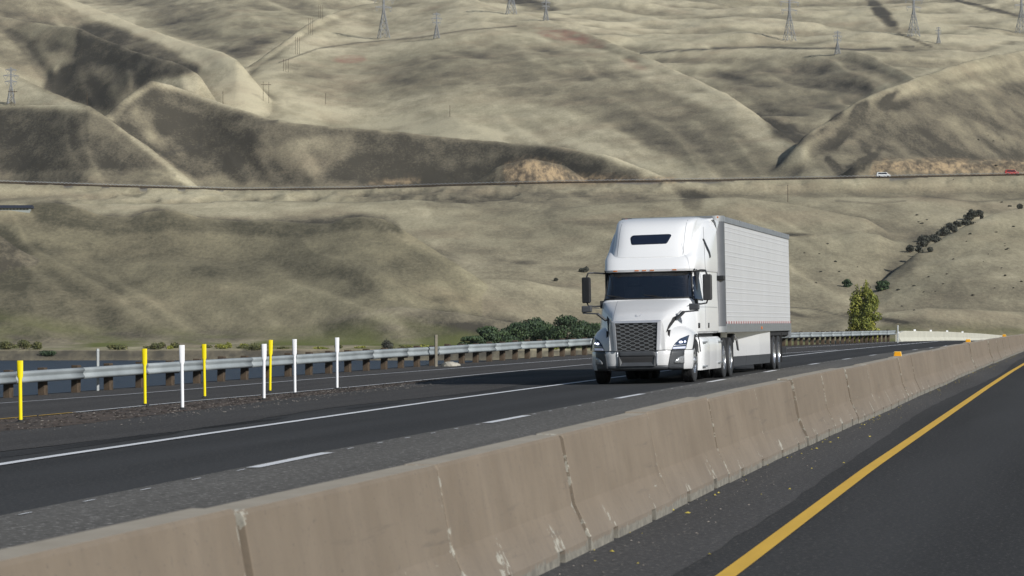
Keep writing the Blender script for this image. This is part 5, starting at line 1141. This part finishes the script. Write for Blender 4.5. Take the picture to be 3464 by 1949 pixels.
for k in range(20):
    t = k / 19; x = 2296 + 158 * t + rb.uniform(-7, 7); y = 640 - 88 * t ** .85 + rb.uniform(-6, 6); gp = on_ground(x, y)
    make_tree('dark_shrub', gp, rb.uniform(1.6, 3.2), rb.uniform(2.5, 5.5), 'leaf_sage', 320, .25, 'one of the dark shrubs crowding the bottom of the draw on the right hillside', 300 + k, 'bush', 'dark shrubs filling the draw on the right', 'shrub')
# loose scatter of small shrubs, all copies of three
rr = random.Random(5); protos = []
for k in range(3):
    bl = [(rr.uniform(-.4, .4), rr.uniform(-.4, .4), rr.uniform(.3, .6), rr.uniform(.3, .5), rr.uniform(.25, .45)) for _ in range(5)]; protos.append(crown_mesh('small_shrub', bl, 260, .14, M['leaf_sage'], 80 + k))
spots = [(2330, 700, 70), (2440, 640, 90), (2500, 680, 80), (2400, 760, 100), (2540, 600, 60), (2480, 480, 110), (2560, 460, 50), (2520, 350, 60), (2250, 790, 60), (2100, 690, 80), (2060, 640, 60), (2330, 560, 40), (2530, 740, 60)]
for k in range(54):
    cx_, cy_, rd = spots[k % len(spots)]; x = cx_ + rr.gauss(0, rd * .6); y = cy_ + rr.gauss(0, rd * .3)
    if not (2000 < x < 2574 and 335 < y < 812): continue
    gp = on_ground(x, y); o = bpy.data.objects.new('small_shrub', protos[k % 3]); COL.objects.link(o); s_ = rr.uniform(1.8, 6.5) / FO * gp.y; o.location = gp - Vector((0, 0, .1 * s_)); o.scale = (s_, s_, s_ * .7); o.rotation_euler = (0, 0, rr.uniform(0, 6))
    tag(o, 'one of the tiny dark shrubs dotted over the dry slopes right of the trailer', 'shrub', 'tiny shrubs scattered on the right hillside')

# ------------------------------------------------------------------ transmission towers and poles on the hills
def lattice_tower(xo, yo, hpx, label, wf=.10, thin=1.0, arms=3):
    P = on_ground(xo, yo); k = P.y / FO; h = hpx * k; w0 = h * wf; e = empty('transmission_tower', P - Vector((0, 0, 1)), .35); m = MB(); t = .26 * thin
    def hw(z): return w0 * (1 - z / h * 1.55) if z < h * .55 else w0 * .1475 * (1 - (z / h - .55) * .9)
    zs = [0, .17, .31, .43, .53, .61, .69, .77, .85, .93, 1.0]
    C = lambda z, i: Vector(((1, -1, -1, 1)[i] * hw(z * h), (1, 1, -1, -1)[i] * hw(z * h), z * h + 1))
    for a, b in zip(zs[:-1], zs[1:]):
        for i in range(4):
            j = (i + 1) % 4; m.bar(C(a, i), C(b, i), t * 1.5); m.bar(C(a, i), C(b, j), t); m.bar(C(a, j), C(b, i), t); m.bar(C(b, i), C(b, j), t)
    m.build('lattice_frame', M['rust_steel'], e)
    for q_ in range(arms):
        z = (.60 + .16 * q_) * h; L_ = h * (.17, .21, .15)[q_]; m = MB()
        for sg_ in (-1, 1):
            for yy in (-.4, .4): m.bar((0, yy, z + 1), (sg_ * L_, 0, z + 1 + h * .012), t * 1.7); m.bar((0, yy, z + 1 + h * .045), (sg_ * L_, 0, z + 1 + h * .012), t * 1.7)
            m.bar((sg_ * L_, 0, z + 1), (sg_ * (L_ - 1.2), 0, z - h * .045), t * .9); m.bar((sg_ * (L_ - 2.4), 0, z + 1), (sg_ * (L_ - 1.2), 0, z - h * .045), t * .9)
        m.build('cross_arm', M['rust_steel'], e)
    return tag(e, label, 'transmission tower', 'lattice transmission towers on the hills')
lattice_tower(963, 97, 128, 'dark lattice tower left of centre on the crest of the long hill'); lattice_tower(1984, 106, 128, 'dark lattice tower on the slope above the trailer')
lattice_tower(2296, 97, 122, 'dark lattice tower second from the right edge, beside the brushy gully'); lattice_tower(2567, 86, 118, 'dark lattice tower cut by the right edge of the picture')
lattice_tower(1286, 38, 110, 'dark lattice tower right of centre whose foot just enters the top of the picture')
lattice_tower(28, 262, 92, 'pale lattice tower at the left edge above the first hill', thin=.7); lattice_tower(1098, 100, 66, 'small faint lattice tower right of the left-centre one', thin=.8)
lattice_tower(2104, 140, 60, 'small faint lattice tower right of and below the one above the trailer', thin=.8); lattice_tower(2360, 112, 42, 'smallest faint lattice tower, between the two at the right', thin=.7); lattice_tower(1372, 54, 60, 'faint lattice tower high on the back slope right of centre', thin=.7)
def pole(xo, yb, hpx, label, n=1, sp=5, cross=True, grp='timber utility poles on the hills'):
    P = on_ground(xo, yb); k = P.y / FO; h = hpx * k; e = empty('utility_pole', P)
    for i in range(n):
        m = MB(); x = (i - (n - 1) / 2) * sp * k; m.bar((x, 0, -.5), (x, 0, h), .26, sides=6); m.build('pole', M['wood'], e)
    if n > 1 and cross:
        m = MB(); m.bar((-(n - 1) / 2 * sp * k - 1.4, 0, h * .86), ((n - 1) / 2 * sp * k + 1.4, 0, h * .86), .3); m.build('crossbar', M['wood'], e)
    tag(e, label, 'utility pole', grp)
pole(668, 260, 52, 'pair of timber poles with a crossbar low on the bright bench', 2, 14); pole(720, 181, 32, 'three thin poles fourth from the top of the pole line', 3, 6, 0); pole(748, 138, 44, 'three thin poles third from the top of the pole line', 3, 5, 0)
pole(782, 88, 42, 'three thin poles second from the top of the pole line', 3, 5, 0); pole(806, 47, 34, 'three thin poles at the top of the pole line', 3, 5, 0); pole(560, 262, 32, 'single thin pole left of the timber pair on the bright bench')
pole(819, 263, 28, 'single thin pole right of the timber pair on the bright bench'); pole(1130, 296, 30, 'single thin pole beside a small dark mound on the long hill'); pole(1980, 511, 44, 'single dark pole on the slope above the rear of the trailer'); pole(30, 268, 42, 'pair of dark poles in front of the pale tower at the left edge', 2, 8)
pole(220, 268, 34, 'single thin pole where the two left hills meet')
# gravel, leaves and splinters lying on the tarmac
def litter(name, n, fa, s0, s1, size, mat, label_kind, seed, flat=.35):
    rnd = random.Random(seed); m = MB()
    for i in range(n):
        s = rnd.uniform(s0, s1); lo, hi = fa(s)
        if hi <= lo: continue
        a = rnd.uniform(lo, hi); c = W(a, s, .012); z = size * rnd.uniform(.5, 1.6); an = rnd.uniform(0, 3.14); l = z * rnd.uniform(1, 2.6); ux, uy = math.cos(an), math.sin(an)
        p = [c + Vector((ux * l, uy * l, 0)), c + Vector((-uy * z, ux * z, 0)), c + Vector((-ux * l, -uy * l, 0)), c + Vector((uy * z, -ux * z, 0)), c + Vector((0, 0, z * flat * 2))]
        m.add(p, [(0, 1, 4), (1, 2, 4), (2, 3, 4), (3, 0, 4), (3, 2, 1, 0)])
    o = m.build(name, M[mat]); o['kind'] = 'stuff'; return o
tag(litter('gravel', 1500, lambda s: (ramp_in(s) + .2, gore_r(s) + 1.2), -32, 14, .009, 'stone', '', 1), 'pale gravel sprinkled over the brown gore dirt', 'gravel')
tag(litter('bark_debris', 700, lambda s: (ramp_in(s) + .3, gore_r(s)), -32, 12, .028, 'darkstone', '', 2), 'dark splinters and clods strewn over the gore dirt', 'debris')
tag(litter('leaf_litter', 130, lambda s: (7.07, 7.25 if random.random() < .75 else 8.0), -50, 60, .008, 'leaf_litter', '', 3, .5), 'yellow leaves gathered along the foot of the barrier', 'leaves')
tag(litter('grit', 700, lambda s: (7.05, 7.6), -50, 70, .004, 'stone', '', 4, .6), 'pale grit along the foot of the barrier', 'grit')
# pale rocks behind the rail
for i, (x, y, r_) in enumerate([(1128, 914, .30), (1142, 914, .24), (1082, 919, .26), (1058, 923, .2)]):
    d = 107.0 + i; P = Vector(((x - CO) / FO * d, d, (HO - y) / FO * d)); bm = bmesh.new(); bmesh.ops.create_icosphere(bm, subdivisions=2, radius=r_); rn = random.Random(i)
    for q_ in bm.verts: q_.co *= rn.uniform(.75, 1.15); q_.co.z *= .6
    me = bpy.data.meshes.new('rock'); bm.to_mesh(me); bm.free(); me.materials.append(M['rock']); o = bpy.data.objects.new('rock', me); COL.objects.link(o); o.location = P - Vector((0, 0, .1))
    tag(o, ['pale rock behind the guardrail beside the wooden post', 'smaller pale rock just right of the wooden post foot', 'pale rock seen under the rail left of the wooden post', 'leftmost small pale rock under the rail'][i], 'rock')

# thin autumn haze over the valley
me = bpy.data.meshes.new('haze'); x0_, x1_, y0_, y1_, z0_, z1_ = -2200, 2200, -80, 7300, -60, 1250
me.from_pydata([(x0_, y0_, z0_), (x1_, y0_, z0_), (x1_, y1_, z0_), (x0_, y1_, z0_), (x0_, y0_, z1_), (x1_, y0_, z1_), (x1_, y1_, z1_), (x0_, y1_, z1_)], [], [(0, 3, 2, 1), (4, 5, 6, 7), (0, 1, 5, 4), (1, 2, 6, 5), (2, 3, 7, 6), (3, 0, 4, 7)]); me.update()
hm_ = bpy.data.materials.new('haze_air'); hm_.use_nodes = True; ht = hm_.node_tree; ht.nodes.remove(ht.nodes['Principled BSDF'])
pv_ = ht.nodes.new('ShaderNodeVolumePrincipled'); pv_.inputs['Density'].default_value = 3.2e-5; pv_.inputs['Color'].default_value = (.82, .88, .95, 1); pv_.inputs['Anisotropy'].default_value = .2
ht.links.new(pv_.outputs[0], ht.nodes['Material Output'].inputs['Volume']); me.materials.append(hm_)
o = bpy.data.objects.new('haze', me); COL.objects.link(o); o['kind'] = 'stuff'; o['label'] = 'thin pale haze over the valley and hills'
